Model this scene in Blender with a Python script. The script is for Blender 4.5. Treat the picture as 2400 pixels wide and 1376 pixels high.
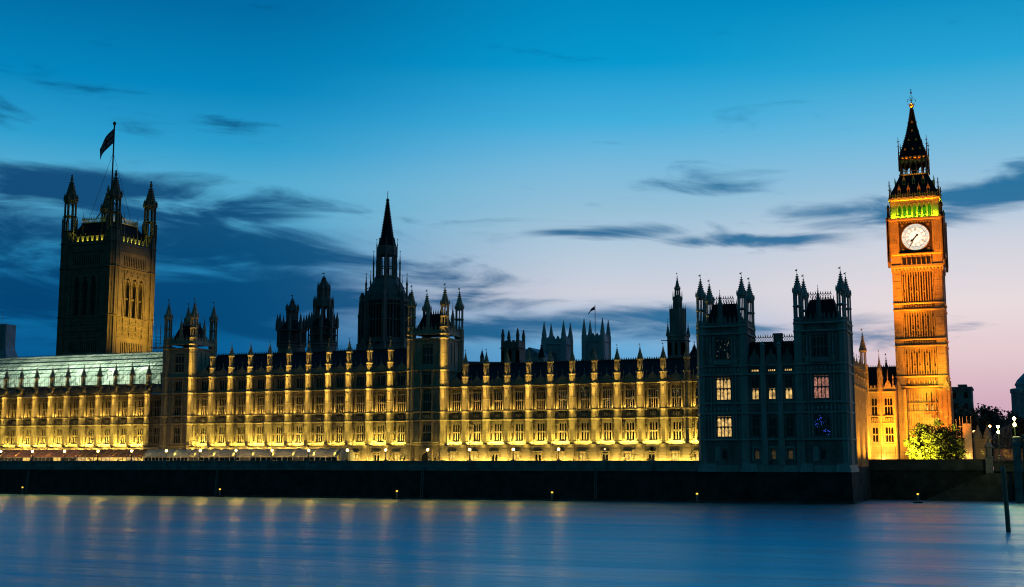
import bpy, math, random
from math import sin, cos, pi, radians, atan, hypot
for o in list(bpy.data.objects): bpy.data.objects.remove(o)
S = bpy.context.scene
C = S.collection
# ------------------------------------------------------------------ camera
F = 2940.; CX, CY, HOR, EYE = 1200., 688., 1083., 8.2
PIT = atan((HOR - CY) / F); YAW = radians(21.844)
cam = bpy.data.cameras.new('camera'); co = bpy.data.objects.new('camera', cam); C.objects.link(co)
cam.sensor_width = 36; cam.lens = 36 * F / 2400; cam.clip_end = 20000; cam.clip_start = .5
co.location = (0, 0, EYE); co.rotation_euler = (pi / 2 + PIT, 0, YAW)
S.camera = co
S.view_settings.view_transform = 'Standard'; S.view_settings.look = 'None'
S.view_settings.exposure = 0; S.view_settings.gamma = 1
S.render.engine = 'CYCLES'
S.cycles.use_denoising = True; S.cycles.denoising_prefilter = 'ACCURATE'; S.cycles.filter_width = 1.1
S.cycles.max_bounces = 5; S.cycles.diffuse_bounces = 2; S.cycles.glossy_bounces = 3
S.cycles.transmission_bounces = 3; S.cycles.transparent_max_bounces = 6
S.cycles.use_light_tree = True; S.cycles.sample_clamp_indirect = 3
S.cycles.caustics_reflective = False; S.cycles.caustics_refractive = False

def P(u, v, Y):
    """the point of the photograph's pixel (u, v) that stands Y metres across the river"""
    x, y = u - CX, CY - v
    up = y * cos(PIT) + F * sin(PIT); f = F * cos(PIT) - y * sin(PIT)
    rx, ry = x * cos(YAW) - f * sin(YAW), x * sin(YAW) + f * cos(YAW)
    return (rx * Y / ry, Y, EYE + up * Y / ry)
def PX(u, Y): return P(u, 1000, Y)[0]

def lin(c):
    return tuple(((x / 255) / 12.92 if x / 255 <= .04045 else ((x / 255 + .055) / 1.055) ** 2.4) for x in c) + (1.,)

# ------------------------------------------------------------------ world: dusk sky with stratus
W = bpy.data.worlds.new('World'); S.world = W; W.use_nodes = True
NT = W.node_tree; NT.nodes.clear()
def N(t, kind, **k):
    n = t.nodes.new(kind)
    for a, b in k.items(): setattr(n, a, b)
    return n
def M(t, op, a, b=None, c=None, clamp=False):
    n = t.nodes.new('ShaderNodeMath'); n.operation = op; n.use_clamp = clamp
    for i, x in enumerate((a, b, c)):
        if x is None: continue
        if isinstance(x, (int, float)): n.inputs[i].default_value = x
        else: t.links.new(x, n.inputs[i])
    return n.outputs[0]
def ramp(t, fac, stops, interp='LINEAR'):
    n = t.nodes.new('ShaderNodeValToRGB'); r = n.color_ramp; r.interpolation = interp
    while len(r.elements) < len(stops): r.elements.new(.5)
    for e, (p, c) in zip(r.elements, stops): e.position = p; e.color = c
    t.links.new(fac, n.inputs[0]); return n.outputs[0]
def mixc(t, f, a, b):
    n = t.nodes.new('ShaderNodeMix'); n.data_type = 'RGBA'
    for i, x in ((0, f), (6, a), (7, b)):
        if isinstance(x, (int, float, tuple)): n.inputs[i].default_value = x
        else: t.links.new(x, n.inputs[i])
    return n.outputs[2]
def smooth(t, x, a, b):
    n = t.nodes.new('ShaderNodeMapRange'); n.interpolation_type = 'SMOOTHSTEP'
    t.links.new(x, n.inputs[0])
    n.inputs[1].default_value = a; n.inputs[2].default_value = b; n.inputs[3].default_value = 0; n.inputs[4].default_value = 1
    return n.outputs[0]
tc = N(NT, 'ShaderNodeTexCoord'); sp = N(NT, 'ShaderNodeSeparateXYZ'); NT.links.new(tc.outputs['Generated'], sp.inputs[0])
dx, dy, dz = sp.outputs
az = M(NT, 'MULTIPLY', M(NT, 'ARCTAN2', dx, dy), 180 / pi)
el = M(NT, 'MULTIPLY', M(NT, 'ARCSINE', dz), 180 / pi)
fe = M(NT, 'DIVIDE', el, 40., clamp=True)
def sky_ramp(rows): return ramp(NT, fe, [(e / 40., lin(c)) for e, c in rows])
rR = sky_ramp([(0, (196, 152, 182)), (2.6, (212, 174, 190)), (4.6, (228, 202, 208)), (6.8, (232, 219, 222)), (9.4, (208, 211, 223)), (12, (150, 193, 220)), (14.4, (102, 184, 222)), (17.2, (38, 164, 212)), (20.2, (4, 140, 194)), (32, (0, 95, 160))])
rM = sky_ramp([(0, (70, 140, 200)), (3, (72, 150, 205)), (5.2, (105, 170, 214)), (7.6, (208, 209, 220)), (9.4, (184, 203, 221)), (11.4, (150, 192, 216)), (13.4, (120, 185, 220)), (15.4, (66, 174, 220)), (18, (4, 152, 206)), (20.5, (0, 138, 192)), (32, (0, 95, 160))])
rL = sky_ramp([(0, (0, 70, 122)), (4, (0, 82, 138)), (7, (14, 112, 166)), (9, (40, 138, 186)), (11, (84, 170, 208)), (12.4, (84, 172, 210)), (14, (44, 158, 206)), (16.5, (2, 134, 190)), (20, (0, 108, 164)), (24, (0, 92, 150)), (32, (0, 80, 140))])
sky = mixc(NT, smooth(NT, az, -35, -17), rL, rM)
sky = mixc(NT, smooth(NT, az, -17, -3), sky, rR)
# stratus: stretched noise, denser where the banks lie
cv = N(NT, 'ShaderNodeCombineXYZ')
tilt = M(NT, 'ADD', el, M(NT, 'MULTIPLY', az, .06))
NT.links.new(M(NT, 'MULTIPLY', az, .13), cv.inputs[0]); NT.links.new(M(NT, 'MULTIPLY', tilt, .66), cv.inputs[1])
no = N(NT, 'ShaderNodeTexNoise'); no.inputs['Scale'].default_value = 1.0; no.inputs['Detail'].default_value = 8
no.inputs['Roughness'].default_value = .56; no.inputs['Distortion'].default_value = .6
NT.links.new(cv.outputs[0], no.inputs['Vector'])
bank = None
def azel(u, v): return math.degrees(atan((u - CX) / hypot(F, 395))) - 21.84, math.degrees(atan((CY - v) / F) + PIT)
for u, v, su, sv, w in ((60, 500, 11, 1.6, .58), (330, 570, 9, 2.2, .70), (520, 520, 5, 1.1, .60), (640, 585, 7, 1.4, .68), (830, 612, 5, .9, .52), (200, 720, 18, 2.4, .68), (640, 690, 9, 1.8, .64), (930, 690, 7, 1.3, .50), (1150, 660, 4, .6, .36), (1230, 765, 9, .9, .66), (1080, 715, 5, .6, .56), (1460, 745, 6, .7, .56), (2340, 492, 4, .85, .60), (1960, 520, 4.4, .8, .62), (2180, 545, 4, .5, .42), (1800, 570, 4.5, .45, .46), (1720, 450, 4.5, .7, .42), (1460, 545, 3.5, .4, .44), (1340, 545, 2, .3, .36), (2080, 790, 4, .55, .46), (60, 310, 7, 1.5, .30), (2380, 440, 3, .5, .38), (1700, 775, 4, .5, .4), (2090, 470, 3, .4, .3)):
    a, e = azel(u, v)
    q = M(NT, 'ADD', M(NT, 'POWER', M(NT, 'DIVIDE', M(NT, 'SUBTRACT', az, a), su), 2.), M(NT, 'POWER', M(NT, 'DIVIDE', M(NT, 'SUBTRACT', el, e), sv), 2.))
    g = M(NT, 'MULTIPLY', M(NT, 'POWER', 2.718, M(NT, 'MULTIPLY', q, -1.)), w)
    bank = g if bank is None else M(NT, 'MAXIMUM', bank, g)
dens = smooth(NT, M(NT, 'ADD', M(NT, 'MULTIPLY', no.outputs[0], 1.7), bank), 1.02, 1.46)
ccol = mixc(NT, smooth(NT, az, -42, -8), lin((0, 62, 110)), lin((4, 104, 152)))
sky = mixc(NT, M(NT, 'MULTIPLY', dens, .93), sky, ccol)
# the sky behind the camera is already night blue
back = M(NT, 'ADD', M(NT, 'MULTIPLY', dy, .5), .5)
sky = mixc(NT, smooth(NT, back, .25, .80), (.005, .060, .094, 1), sky)
sky = mixc(NT, smooth(NT, el, -3, 0), (.002, .01, .02, 1), sky)
nis = N(NT, 'ShaderNodeTexSky'); nis.sky_type = 'NISHITA'; nis.sun_disc = False
nis.sun_elevation = radians(-4); nis.sun_rotation = radians(20)
add = N(NT, 'ShaderNodeMix', data_type='RGBA', blend_type='ADD'); add.inputs[0].default_value = .01
NT.links.new(sky, add.inputs[6]); NT.links.new(nis.outputs[0], add.inputs[7])
bg = N(NT, 'ShaderNodeBackground'); wo = N(NT, 'ShaderNodeOutputWorld')
NT.links.new(add.outputs[2], bg.inputs[0]); bg.inputs[1].default_value = 1.0
NT.links.new(bg.outputs[0], wo.inputs[0])

# ------------------------------------------------------------------ materials
MATS = {}
def mat(name, col, rough=.8, var=0., vscale=.6, bump=0., bscale=3., metal=0., emit=None, es=0., stretch=(1, 1, 1), courses=0., spec=.5):
    m = bpy.data.materials.new(name); m.use_nodes = True; t = m.node_tree; b = t.nodes['Principled BSDF']
    b.inputs['Roughness'].default_value = rough; b.inputs['Metallic'].default_value = metal
    b.inputs['Specular IOR Level'].default_value = spec
    b.inputs['Base Color'].default_value = (*col, 1)
    g = N(t, 'ShaderNodeNewGeometry')
    mp = N(t, 'ShaderNodeMapping'); mp.inputs['Scale'].default_value = stretch; t.links.new(g.outputs['Position'], mp.inputs[0])
    src = None
    if var:
        n1 = N(t, 'ShaderNodeTexNoise'); n1.inputs['Scale'].default_value = vscale; n1.inputs['Detail'].default_value = 5; n1.inputs['Roughness'].default_value = .65
        t.links.new(mp.outputs[0], n1.inputs['Vector'])
        lo = tuple(x * (1 - var) for x in col) + (1,); hi = tuple(min(1, x * (1 + var * .7)) for x in col) + (1,)
        src = ramp(t, n1.outputs[0], [(.3, lo), (.7, hi)])
        if courses:
            br = N(t, 'ShaderNodeTexBrick'); br.inputs['Scale'].default_value = 1 / courses
            br.inputs['Color1'].default_value = (1, 1, 1, 1); br.inputs['Color2'].default_value = (.88, .88, .88, 1); br.inputs['Mortar'].default_value = (.7, .7, .7, 1)
            br.inputs['Mortar Size'].default_value = .025; br.inputs['Brick Width'].default_value = 1.6; br.inputs['Row Height'].default_value = .7
            s2 = N(t, 'ShaderNodeSeparateXYZ'); t.links.new(g.outputs['Position'], s2.inputs[0])
            c2 = N(t, 'ShaderNodeCombineXYZ'); t.links.new(M(t, 'ADD', s2.outputs[0], s2.outputs[1]), c2.inputs[0]); t.links.new(s2.outputs[2], c2.inputs[1])
            t.links.new(c2.outputs[0], br.inputs['Vector'])
            mu = N(t, 'ShaderNodeMix', data_type='RGBA', blend_type='MULTIPLY'); mu.inputs[0].default_value = 1
            t.links.new(src, mu.inputs[6]); t.links.new(br.outputs[0], mu.inputs[7]); src = mu.outputs[2]
        t.links.new(src, b.inputs['Base Color'])
    if bump:
        n2 = N(t, 'ShaderNodeTexNoise'); n2.inputs['Scale'].default_value = bscale; n2.inputs['Detail'].default_value = 4
        t.links.new(mp.outputs[0], n2.inputs['Vector'])
        bp = N(t, 'ShaderNodeBump'); bp.inputs['Strength'].default_value = bump; bp.inputs['Distance'].default_value = .2
        t.links.new(n2.outputs[0], bp.inputs['Height']); t.links.new(bp.outputs[0], b.inputs['Normal'])
    if emit:
        b.inputs['Emission Color'].default_value = (*emit, 1); b.inputs['Emission Strength'].default_value = es
    MATS[name] = m; return m
STONE = mat('limestone', (.37, .305, .21), .85, .26, .35, .25, 2.5, courses=1.0)
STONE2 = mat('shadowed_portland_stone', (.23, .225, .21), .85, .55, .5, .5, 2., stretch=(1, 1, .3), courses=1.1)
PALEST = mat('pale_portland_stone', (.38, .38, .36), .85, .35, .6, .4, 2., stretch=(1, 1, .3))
ABBEY = mat('abbey_limestone', (.34, .36, .37), .85, .35, .15, .3, 1.)
SOOTSHADE = mat('sooty_shade_stone', (.075, .06, .042), .9, .4, 1.2, .3, 3)  # soot tone, with the shade of recesses put into the colour
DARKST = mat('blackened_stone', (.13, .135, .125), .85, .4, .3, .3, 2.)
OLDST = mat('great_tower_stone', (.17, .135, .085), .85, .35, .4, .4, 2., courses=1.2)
OLDGR = mat('old_granite', (.085, .105, .095), .85, .5, .4, .4, 1.5, courses=1.4, spec=.15)
SLATE = mat('cast_iron_roof', (.020, .022, .026), .8, .4, .8, .3, 2., spec=.15)
IRON = mat('black_iron', (.012, .013, .014), .45)
GILT = mat('gilding', (.85, .50, .10), .38, metal=.85)
GLASS = mat('dark_glass', (.006, .008, .012), .08, bump=.05, bscale=1.5)
GRAN = mat('wet_granite', (.27, .30, .29), .8, .5, .5, .4, 1.5, courses=1.4, spec=.2)
ALGAE = mat('algae_stained_granite', (.042, .058, .056), .85, .6, .4, .5, 1.5, courses=1.3, spec=.08)
WHITE = mat('white_frame', (.62, .62, .58), .6, .2, 1.)
PEACH = mat('peach_canvas', (.62, .27, .17), .85, .25, .5, .2, 4)
BROWN = mat('brown_canvas', (.30, .155, .08), .85, .25, .5, .2, 4)
TEAL = mat('grey_green_canvas', (.36, .43, .42), .8, .2, .5, .2, 4)
CREAM = mat('pale_canvas', (.47, .46, .40), .8, .2, .5, .2, 4)
LEAF = mat('leaf', (.12, .125, .02), .6, .55, 1.2)
DLEAF = mat('dark_leaf', (.035, .055, .028), .6, .5, .5)
BARK = mat('bark', (.07, .05, .035), .9, .4, 3)
TIMBER = mat('weathered_timber', (.20, .20, .15), .85, .5, 2., .5, 6, stretch=(1, 1, .15))
STEEL = mat('scaffold_tube', (.30, .31, .30), .5, .3, 2, metal=.5)
BOARD = mat('scaffold_board', (.10, .09, .07), .85, .4, 2)
GLOBE = mat('lamp_globe', (.9, .8, .6), .4, emit=(1, .50, .06), es=330)
PGLOBE = mat('bridge_lamp_globe', (.9, .9, .6), .4, emit=(1, .86, .25), es=60)
OGLOBE = mat('sodium_lamp_bulb', (.9, .6, .3), .4, emit=(1, .42, .12), es=30)
YGLOBE = mat('marker_lamp_lens', (.9, .7, .2), .4, emit=(1, .62, .06), es=1.3)
WGLOBE = mat('opal_globe', (.75, .72, .62), .35, emit=(1, .75, .35), es=1.2)
OPAL = mat('opal_dial_glass', (.8, .78, .7), .5, emit=(1, .93, .74), es=1.05)
GROUND = mat('terrace_paving', (.22, .20, .17), .85, .3, .8)
LAND = mat('city_ground', (.08, .08, .075), .9, .4, .2)
HOARD = mat('painted_hoarding', (.62, .55, .42), .8, .2, .8)
BLUE = mat('flag_blue', (.012, .02, .10), .9); FWHITE = mat('flag_white', (.45, .45, .48), .9); FRED = mat('flag_red', (.28, .015, .025), .9)
def litglass(name, col, lo, hi, scale=1.4):
    m = mat(name, (.05, .05, .05), .2); t = m.node_tree; b = t.nodes['Principled BSDF']
    g = N(t, 'ShaderNodeNewGeometry'); n = N(t, 'ShaderNodeTexNoise'); n.inputs['Scale'].default_value = scale; n.inputs['Detail'].default_value = 4
    t.links.new(g.outputs['Position'], n.inputs['Vector'])
    b.inputs['Emission Color'].default_value = (*col, 1)
    mr = N(t, 'ShaderNodeMapRange'); t.links.new(n.outputs[0], mr.inputs[0]); mr.inputs[1].default_value = .3; mr.inputs[2].default_value = .7; mr.inputs[3].default_value = lo; mr.inputs[4].default_value = hi
    t.links.new(mr.outputs[0], b.inputs['Emission Strength']); return m
LIT = litglass('lit_window_glass', (1, .62, .20), .22, 1.15)
LITPINK = litglass('lit_pink_window_glass', (1, .42, .30), .06, .55, 2)
LITDIM = litglass('dim_window_glass', (1, .7, .3), .0, .05)
LITGOLD = litglass('lit_gold_window_glass', (1, .60, .12), .3, 1.6)
def twinkle(name, col, thr, s, scale=2.6):
    m = mat(name, (.006, .008, .012), .08); t = m.node_tree; b = t.nodes['Principled BSDF']
    g = N(t, 'ShaderNodeNewGeometry'); v = N(t, 'ShaderNodeTexVoronoi'); v.inputs['Scale'].default_value = scale
    t.links.new(g.outputs['Position'], v.inputs['Vector'])
    n = N(t, 'ShaderNodeTexNoise'); n.inputs['Scale'].default_value = .5; t.links.new(g.outputs['Position'], n.inputs['Vector'])
    k = M(t, 'MULTIPLY', M(t, 'LESS_THAN', v.outputs['Distance'], thr), M(t, 'GREATER_THAN', n.outputs[0], .5))
    b.inputs['Emission Color'].default_value = (*col, 1)
    t.links.new(M(t, 'MULTIPLY', k, s), b.inputs['Emission Strength']); return m
TWINK = twinkle('glass_with_lights_inside', (1, .88, .55), .22, .6, 3.6)
BLUETW = twinkle('glass_with_blue_lights', (.05, .12, 1), .26, 1.3, 3.4)
# ------------------------------------------------------------------ mesh builder
class MB:
    def __init__(s): s.v = []; s.f = []; s.mi = None
    def face(s, pts):
        k = len(s.v); s.v += [tuple(p) for p in pts]; s.f.append(tuple(range(k, k + len(pts))))
    def box(s, x0, x1, y0, y1, z0, z1):
        k = len(s.v)
        s.v += [(x0, y0, z0), (x1, y0, z0), (x1, y1, z0), (x0, y1, z0), (x0, y0, z1), (x1, y0, z1), (x1, y1, z1), (x0, y1, z1)]
        s.f += [tuple(k + i for i in q) for q in ((3, 2, 1, 0), (4, 5, 6, 7), (0, 1, 5, 4), (1, 2, 6, 5), (2, 3, 7, 6), (3, 0, 4, 7))]
        return s
    def loft(s, rings, caps=True):
        n = len(rings[0]); k = len(s.v)
        for r in rings: s.v += [tuple(p) for p in r]
        for j in range(len(rings) - 1):
            for i in range(n):
                a = k + j * n + i; b = k + j * n + (i + 1) % n; s.f.append((a, b, b + n, a + n))
        if caps:
            s.f.append(tuple(range(k + n - 1, k - 1, -1))); q = k + (len(rings) - 1) * n; s.f.append(tuple(range(q, q + n)))
        return s
    def lathe(s, cx, cy, prof, n=8, rot=None):
        rot = pi / n if rot is None else rot
        return s.loft([[(cx + r * cos(rot + 2 * pi * i / n), cy + r * sin(rot + 2 * pi * i / n), z) for i in range(n)] for r, z in prof])
    def exty(s, poly, y0, y1):
        return s.loft([[(x, y1, z) for x, z in poly], [(x, y0, z) for x, z in poly]])
    def extx(s, poly, x0, x1):
        return s.loft([[(x0, y, z) for y, z in poly], [(x1, y, z) for y, z in poly]])
    def bar(s, a, b, r=.05, n=4):
        d = [b[i] - a[i] for i in range(3)]; L = math.sqrt(sum(x * x for x in d)) or 1e-6; d = [x / L for x in d]
        h = (0, 0, 1) if abs(d[2]) < .9 else (1, 0, 0)
        u = (d[1] * h[2] - d[2] * h[1], d[2] * h[0] - d[0] * h[2], d[0] * h[1] - d[1] * h[0]); l = math.sqrt(sum(x * x for x in u)); u = [x / l for x in u]
        w = (d[1] * u[2] - d[2] * u[1], d[2] * u[0] - d[0] * u[2], d[0] * u[1] - d[1] * u[0])
        return s.loft([[tuple(p[i] + r * (cos(2 * pi * (j + .5) / n) * u[i] + sin(2 * pi * (j + .5) / n) * w[i]) for i in range(3)) for j in range(n)] for p in (a, b)])
    def add(s, o, loc=(0, 0, 0), rz=0., piv=(0, 0)):
        k = len(s.v); c, q = cos(rz), sin(rz)
        for x, y, z in o.v:
            x -= piv[0]; y -= piv[1]
            s.v.append((piv[0] + x * c - y * q + loc[0], piv[1] + x * q + y * c + loc[1], z + loc[2]))
        s.f += [tuple(k + i for i in f) for f in o.f]; return s
    def mesh(s, name, m):
        me = bpy.data.meshes.new(name); me.from_pydata(s.v, [], s.f)
        for x in (m if isinstance(m, list) else [m]): me.materials.append(x)
        if s.mi: me.polygons.foreach_set('material_index', s.mi)
        me.update(); return me
    def obj(s, name, m, parent=None, loc=None, rz=0.): return link(name, s.mesh(name, m), parent, loc, rz)
def link(name, me, parent=None, loc=None, rz=0.):
    o = bpy.data.objects.new(name, me); C.objects.link(o)
    if parent: o.parent = parent
    if loc: o.location = loc
    o.rotation_euler.z = rz
    return o
def tag(o, label=None, cat=None, group=None, kind=None):
    for k, x in (('label', label), ('category', cat), ('group', group), ('kind', kind)):
        if x: o[k] = x
    return o
def thing(name, label, cat, loc=(0, 0, 0), group=None, rz=0):
    o = bpy.data.objects.new(name, None); C.objects.link(o); o.location = loc; o.rotation_euler.z = rz; o.empty_display_size = .5
    return tag(o, label, cat, group)
def copytree(o, parent=None):
    c = o.copy(); C.objects.link(c)
    if parent: c.parent = parent
    for ch in list(o.children): copytree(ch, c)
    return c
LD = {}
def spot(loc, tgt, power, col, ang, blend=.7, rad=.15):
    k = ('s', power, col, ang, blend, rad)
    if k not in LD:
        d = bpy.data.lights.new('spotlight', 'SPOT'); d.energy = power; d.color = col; d.spot_size = radians(ang); d.spot_blend = blend; d.shadow_soft_size = rad; LD[k] = d
    o = bpy.data.objects.new('spotlight', LD[k]); C.objects.link(o); o.location = loc
    from mathutils import Vector
    o.rotation_euler = (Vector(tgt) - Vector(loc)).to_track_quat('-Z', 'Y').to_euler(); return o
def point(loc, power, col, rad=.15):
    k = ('p', power, col, rad)
    if k not in LD:
        d = bpy.data.lights.new('lamp_light', 'POINT'); d.energy = power; d.color = col; d.shadow_soft_size = rad; LD[k] = d
    o = bpy.data.objects.new('lamp_light', LD[k]); C.objects.link(o); o.location = loc; return o
def strip(loc, tgt, lx, power, col, ly=.25):
    k = ('a', power, col, lx, ly)
    if k not in LD:
        d = bpy.data.lights.new('floodlight_strip', 'AREA'); d.shape = 'RECTANGLE'; d.size = lx; d.size_y = ly; d.energy = power; d.color = col; LD[k] = d
    o = bpy.data.objects.new('floodlight_strip', LD[k]); C.objects.link(o); o.location = loc
    from mathutils import Vector
    q = (Vector(tgt) - Vector(loc)).to_track_quat('-Z', 'Y'); o.rotation_euler = q.to_euler(); return o
GOLD = (1., .72, .11); GOLD2 = (1., .64, .11); ORANGE = (1., .235, .004)
# ------------------------------------------------------------------ gothic kit
def wallpanel(mb, x0, x1, z0, z1, y0, y1, ops):
    """a wall slab with a column of rectangular openings"""
    z = z0
    for a, b, c, d in sorted(ops, key=lambda q: q[2]):
        if c > z: mb.box(x0, x1, y0, y1, z, c)
        mb.box(x0, a, y0, y1, c, d); mb.box(b, x1, y0, y1, c, d); z = d
    if z < z1: mb.box(x0, x1, y0, y1, z, z1)
def archhead(mb, x0, x1, zs, zt, y0, y1, n=3):
    """stone between a pointed arch (springing zs, apex zt) and the square head above it"""
    cx = (x0 + x1) / 2; w = (x1 - x0) / 2
    for sgn in (-1, 1):
        pts = []
        for i in range(n + 1):
            a = i / n * radians(60); x = w * (2 * cos(a) - 1); z = (zt - zs) * sin(a) / sin(radians(60))
            pts.append((cx + sgn * x, zs + z))
        for i in range(n):
            (xa, za), (xb, zb) = pts[i], pts[i + 1]
            mb.exty([(xa, za), (xb, zb), (xb, zt + .02), (xa, zt + .02)], y0, y1)
def window(w, h, nl, rows, d=.32, mull=.13, head=.5, frame=.16, trac=False):
    """stone frame, mullions and pointed heads; sill at z=0, centred on x=0, face at y=0"""
    mb = MB(); x0, x1 = -w / 2, w / 2
    mb.box(x0, x0 + frame, 0, d, 0, h); mb.box(x1 - frame, x1, 0, d, 0, h); mb.box(x0 + frame, x1 - frame, 0, d, h - .1, h)
    mb.box(x0 + frame, x1 - frame, 0, d, 0, .12)
    iw = (w - 2 * frame); lw = iw / nl
    for i in range(1, nl):
        x = x0 + frame + i * lw; mb.box(x - mull / 2, x + mull / 2, .04, d - .02, .12, h - .1)
    for r in rows:
        top, tr = r
        for i in range(nl):
            a = x0 + frame + i * lw + (mull / 2 if i else 0); b = x0 + frame + (i + 1) * lw - (mull / 2 if i < nl - 1 else 0)
            archhead(mb, a, b, top - head, top, .06, d - .04)
        mb.box(x0 + frame, x1 - frame, .02, d - .03, top, min(top + tr, h - .1))
    if trac:
        top = rows[-1][0] + rows[-1][1]
        for i in range(nl * 2):
            a = x0 + frame + i * lw / 2; archhead(mb, a + .03, a + lw / 2 - .03, h - .45, h - .14, .06, d - .04, 2)
            mb.box(a - .03, a + .03, .06, d - .04, top, h - .1)
    return mb
def pane(w, h): return MB().box(-w / 2 + .05, w / 2 - .05, .24, .30, .05, h - .05)
WK = {}
def put_window(parent, key, x, y, z, gl=GLASS, rz=0., stone=STONE, name='window'):
    kk = (key, stone.name)
    if kk not in WK:
        WK[kk] = (window(*key[0], **dict(key[1])).mesh('window_frame', stone), key[0][0], key[0][1])
    me, w, h = WK[kk]
    pk = ('pane', w, h, gl.name)
    if pk not in WK: WK[pk] = pane(w, h).mesh('window_pane', gl)
    o = link(name, me, parent, (x, y, z), rz); link('pane', WK[pk], o); return o
def K(*a, **k): return (a, tuple(sorted(k.items())))
def crockets(mb, x, y, z0, z1, r0, r1, n, s, nb=8):
    for j in range(n):
        t = (j + .5) / n; r = r0 + (r1 - r0) * t ** .75; z = z0 + (z1 - z0) * t
        for i in range(nb):
            a = 2 * pi * i / nb + pi / nb; mb.box(x + r * cos(a) - s, x + r * cos(a) + s, y + r * sin(a) - s, y + r * sin(a) + s, z, z + s * 1.5)
def vane(mb, x, y, z, h, s):
    mb.box(x - .045 * s, x + .045 * s, y - .045 * s, y + .045 * s, z, z + h); mb.box(x - .42 * s, x, y - .03, y + .03, z + h * .62, z + h * .92)
    mb.box(x - .11 * s, x + .11 * s, y - .11 * s, y + .11 * s, z + h * .95, z + h * 1.05)
def spirelet(mb, x, y, z0, z1, r, ncr=5, fl=True, n=8):
    h = z1 - z0; sh = h * .80 if fl else h * .9
    mb.lathe(x, y, [(r * 1.12, z0), (r * 1.2, z0 + .06 * h), (r * .95, z0 + .10 * h), (r * .86, z0 + .2 * h), (r * .52, z0 + .4 * h), (r * .30, z0 + .55 * h), (r * .14, z0 + .72 * h), (.05 * r, z0 + sh)], n)
    crockets(mb, x, y, z0 + .10 * h, z0 + .7 * h, r * .98, r * .2, ncr, .13 * r)
    zf = z0 + .74 * h; mb.lathe(x, y, [(.06 * r, zf), (.26 * r, zf + .035 * h), (.06 * r, zf + .07 * h)], 6)
    if fl: vane(mb, x, y, z0 + sh, h * .2, r * .95)
    else: mb.lathe(x, y, [(.05 * r, z0 + sh), (.2 * r, z0 + .94 * h), (.04 * r, z1)], 6)
def openlantern(mb, x, y, z0, z1, r, mid=True, core=.0, nb=8):
    for i in range(nb):
        a = 2 * pi * i / nb + pi / nb; s = r * .15; px, py = x + r * .86 * cos(a), y + r * .86 * sin(a)
        mb.lathe(px, py, [(s, z0), (s, z1)], 4, a + pi / 4)
        b = a + 2 * pi / nb; qx, qy = x + r * .86 * cos(b), y + r * .86 * sin(b)
        mb.bar((px, py, z1 - .12 * (z1 - z0)), ((px + qx) / 2, (py + qy) / 2, z1 - .02), s * .55); mb.bar((qx, qy, z1 - .12 * (z1 - z0)), ((px + qx) / 2, (py + qy) / 2, z1 - .02), s * .55)
    if core: mb.lathe(x, y, [(r * core, z0), (r * core, z1)], nb)
    rg = [(r * 1.0, 0), (r * 1.12, .12), (r * 1.12, .28), (r * .95, .4)]
    for z in ([z0 - .2, (z0 + z1) / 2 - .2, z1 - .1] if mid else [z0 - .2, z1 - .1]): mb.lathe(x, y, [(a, z + b) for a, b in rg], nb)
    for i in range(nb):
        a = 2 * pi * i / nb + pi / nb; mb.lathe(x + r * 1.05 * cos(a), y + r * 1.05 * sin(a), [(r * .14, z1 + .2), (r * .14, z1 + r * .6), (.01, z1 + r * 1.3)], 4)
def shaftribs(mb, x, y, z0, z1, r, bands=(), nb=8, sides=range(8), step=2.2):
    """octagonal shaft with panelled faces and moulded bands"""
    mb.lathe(x, y, [(r, z0), (r, z1)], nb)
    for i in range(nb):
        a = 2 * pi * i / nb + pi / nb; mb.lathe(x + r * cos(a), y + r * sin(a), [(r * .11, z0), (r * .11, z1)], 4)
        am = a + pi / nb; q = r * cos(pi / nb) ; mb.lathe(x + q * cos(am), y + q * sin(am), [(r * .05, z0), (r * .05, z1)], 4)
    z = z0 + step
    while z < z1 - .6: mb.lathe(x, y, [(r * 1.0, z), (r * 1.05, z + .03), (r * 1.05, z + .12), (r, z + .15)], nb); z += step
    for z in bands: mb.lathe(x, y, [(r, z - .25), (r * 1.2, z - .05), (r * 1.24, z + .15), (r, z + .3)], nb)
def cresting(mb, x0, x1, y, z, h=.7, step=.5, axis='x'):
    n = max(1, int(abs(x1 - x0) / step))
    for i in range(n):
        a = x0 + (x1 - x0) * (i + .5) / n; w = step * .32
        if axis == 'x': mb.exty([(a - w, z), (a + w, z), (a, z + h)], y - .05, y + .05)
        else: mb.extx([(y2, zz) for y2, zz in ((a - w, z), (a + w, z), (a, z + h))], y - .05, y + .05)
def arms(w, h):
    """carved panel: shield, crown, two supporters, scroll"""
    mb = MB()
    for a in (-w / 2, w / 2 - .1): mb.box(a, a + .1, -.05, .12, 0, h)
    mb.exty([(-.26, .95), (.26, .95), (.26, .6), (0, .3), (-.26, .6)], -.16, .12)
    mb.exty([(-.22, 1.02), (.22, 1.02), (.28, 1.35), (.1, 1.2), (0, 1.42), (-.1, 1.2), (-.28, 1.35)], -.12, .12)
    for s in (-1, 1):
        mb.exty([(s * .32, .25), (s * .5, .2), (s * .62, .55), (s * .74, 1.0), (s * .62, 1.32), (s * .45, 1.18), (s * .5, .85)], -.14, .12)
        mb.exty([(s * .74, .2), (s * .9, .5), (s * .86, .95), (s * .8, .6)], -.06, .12)
        mb.bar((s * .5, -.05, .95), (s * .28, -.1, .85), .07)
    mb.box(-.7, .7, -.1, .12, .08, .2)
    return mb
ARMS = MB().box(-1, 1, .04, .14, 0, 1.7).mesh('heraldic_panel', SOOTSHADE); RELIEF = arms(2.0, 1.7).mesh('carved_arms', STONE)  # backing darkened to paint the shade behind the carving
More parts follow.
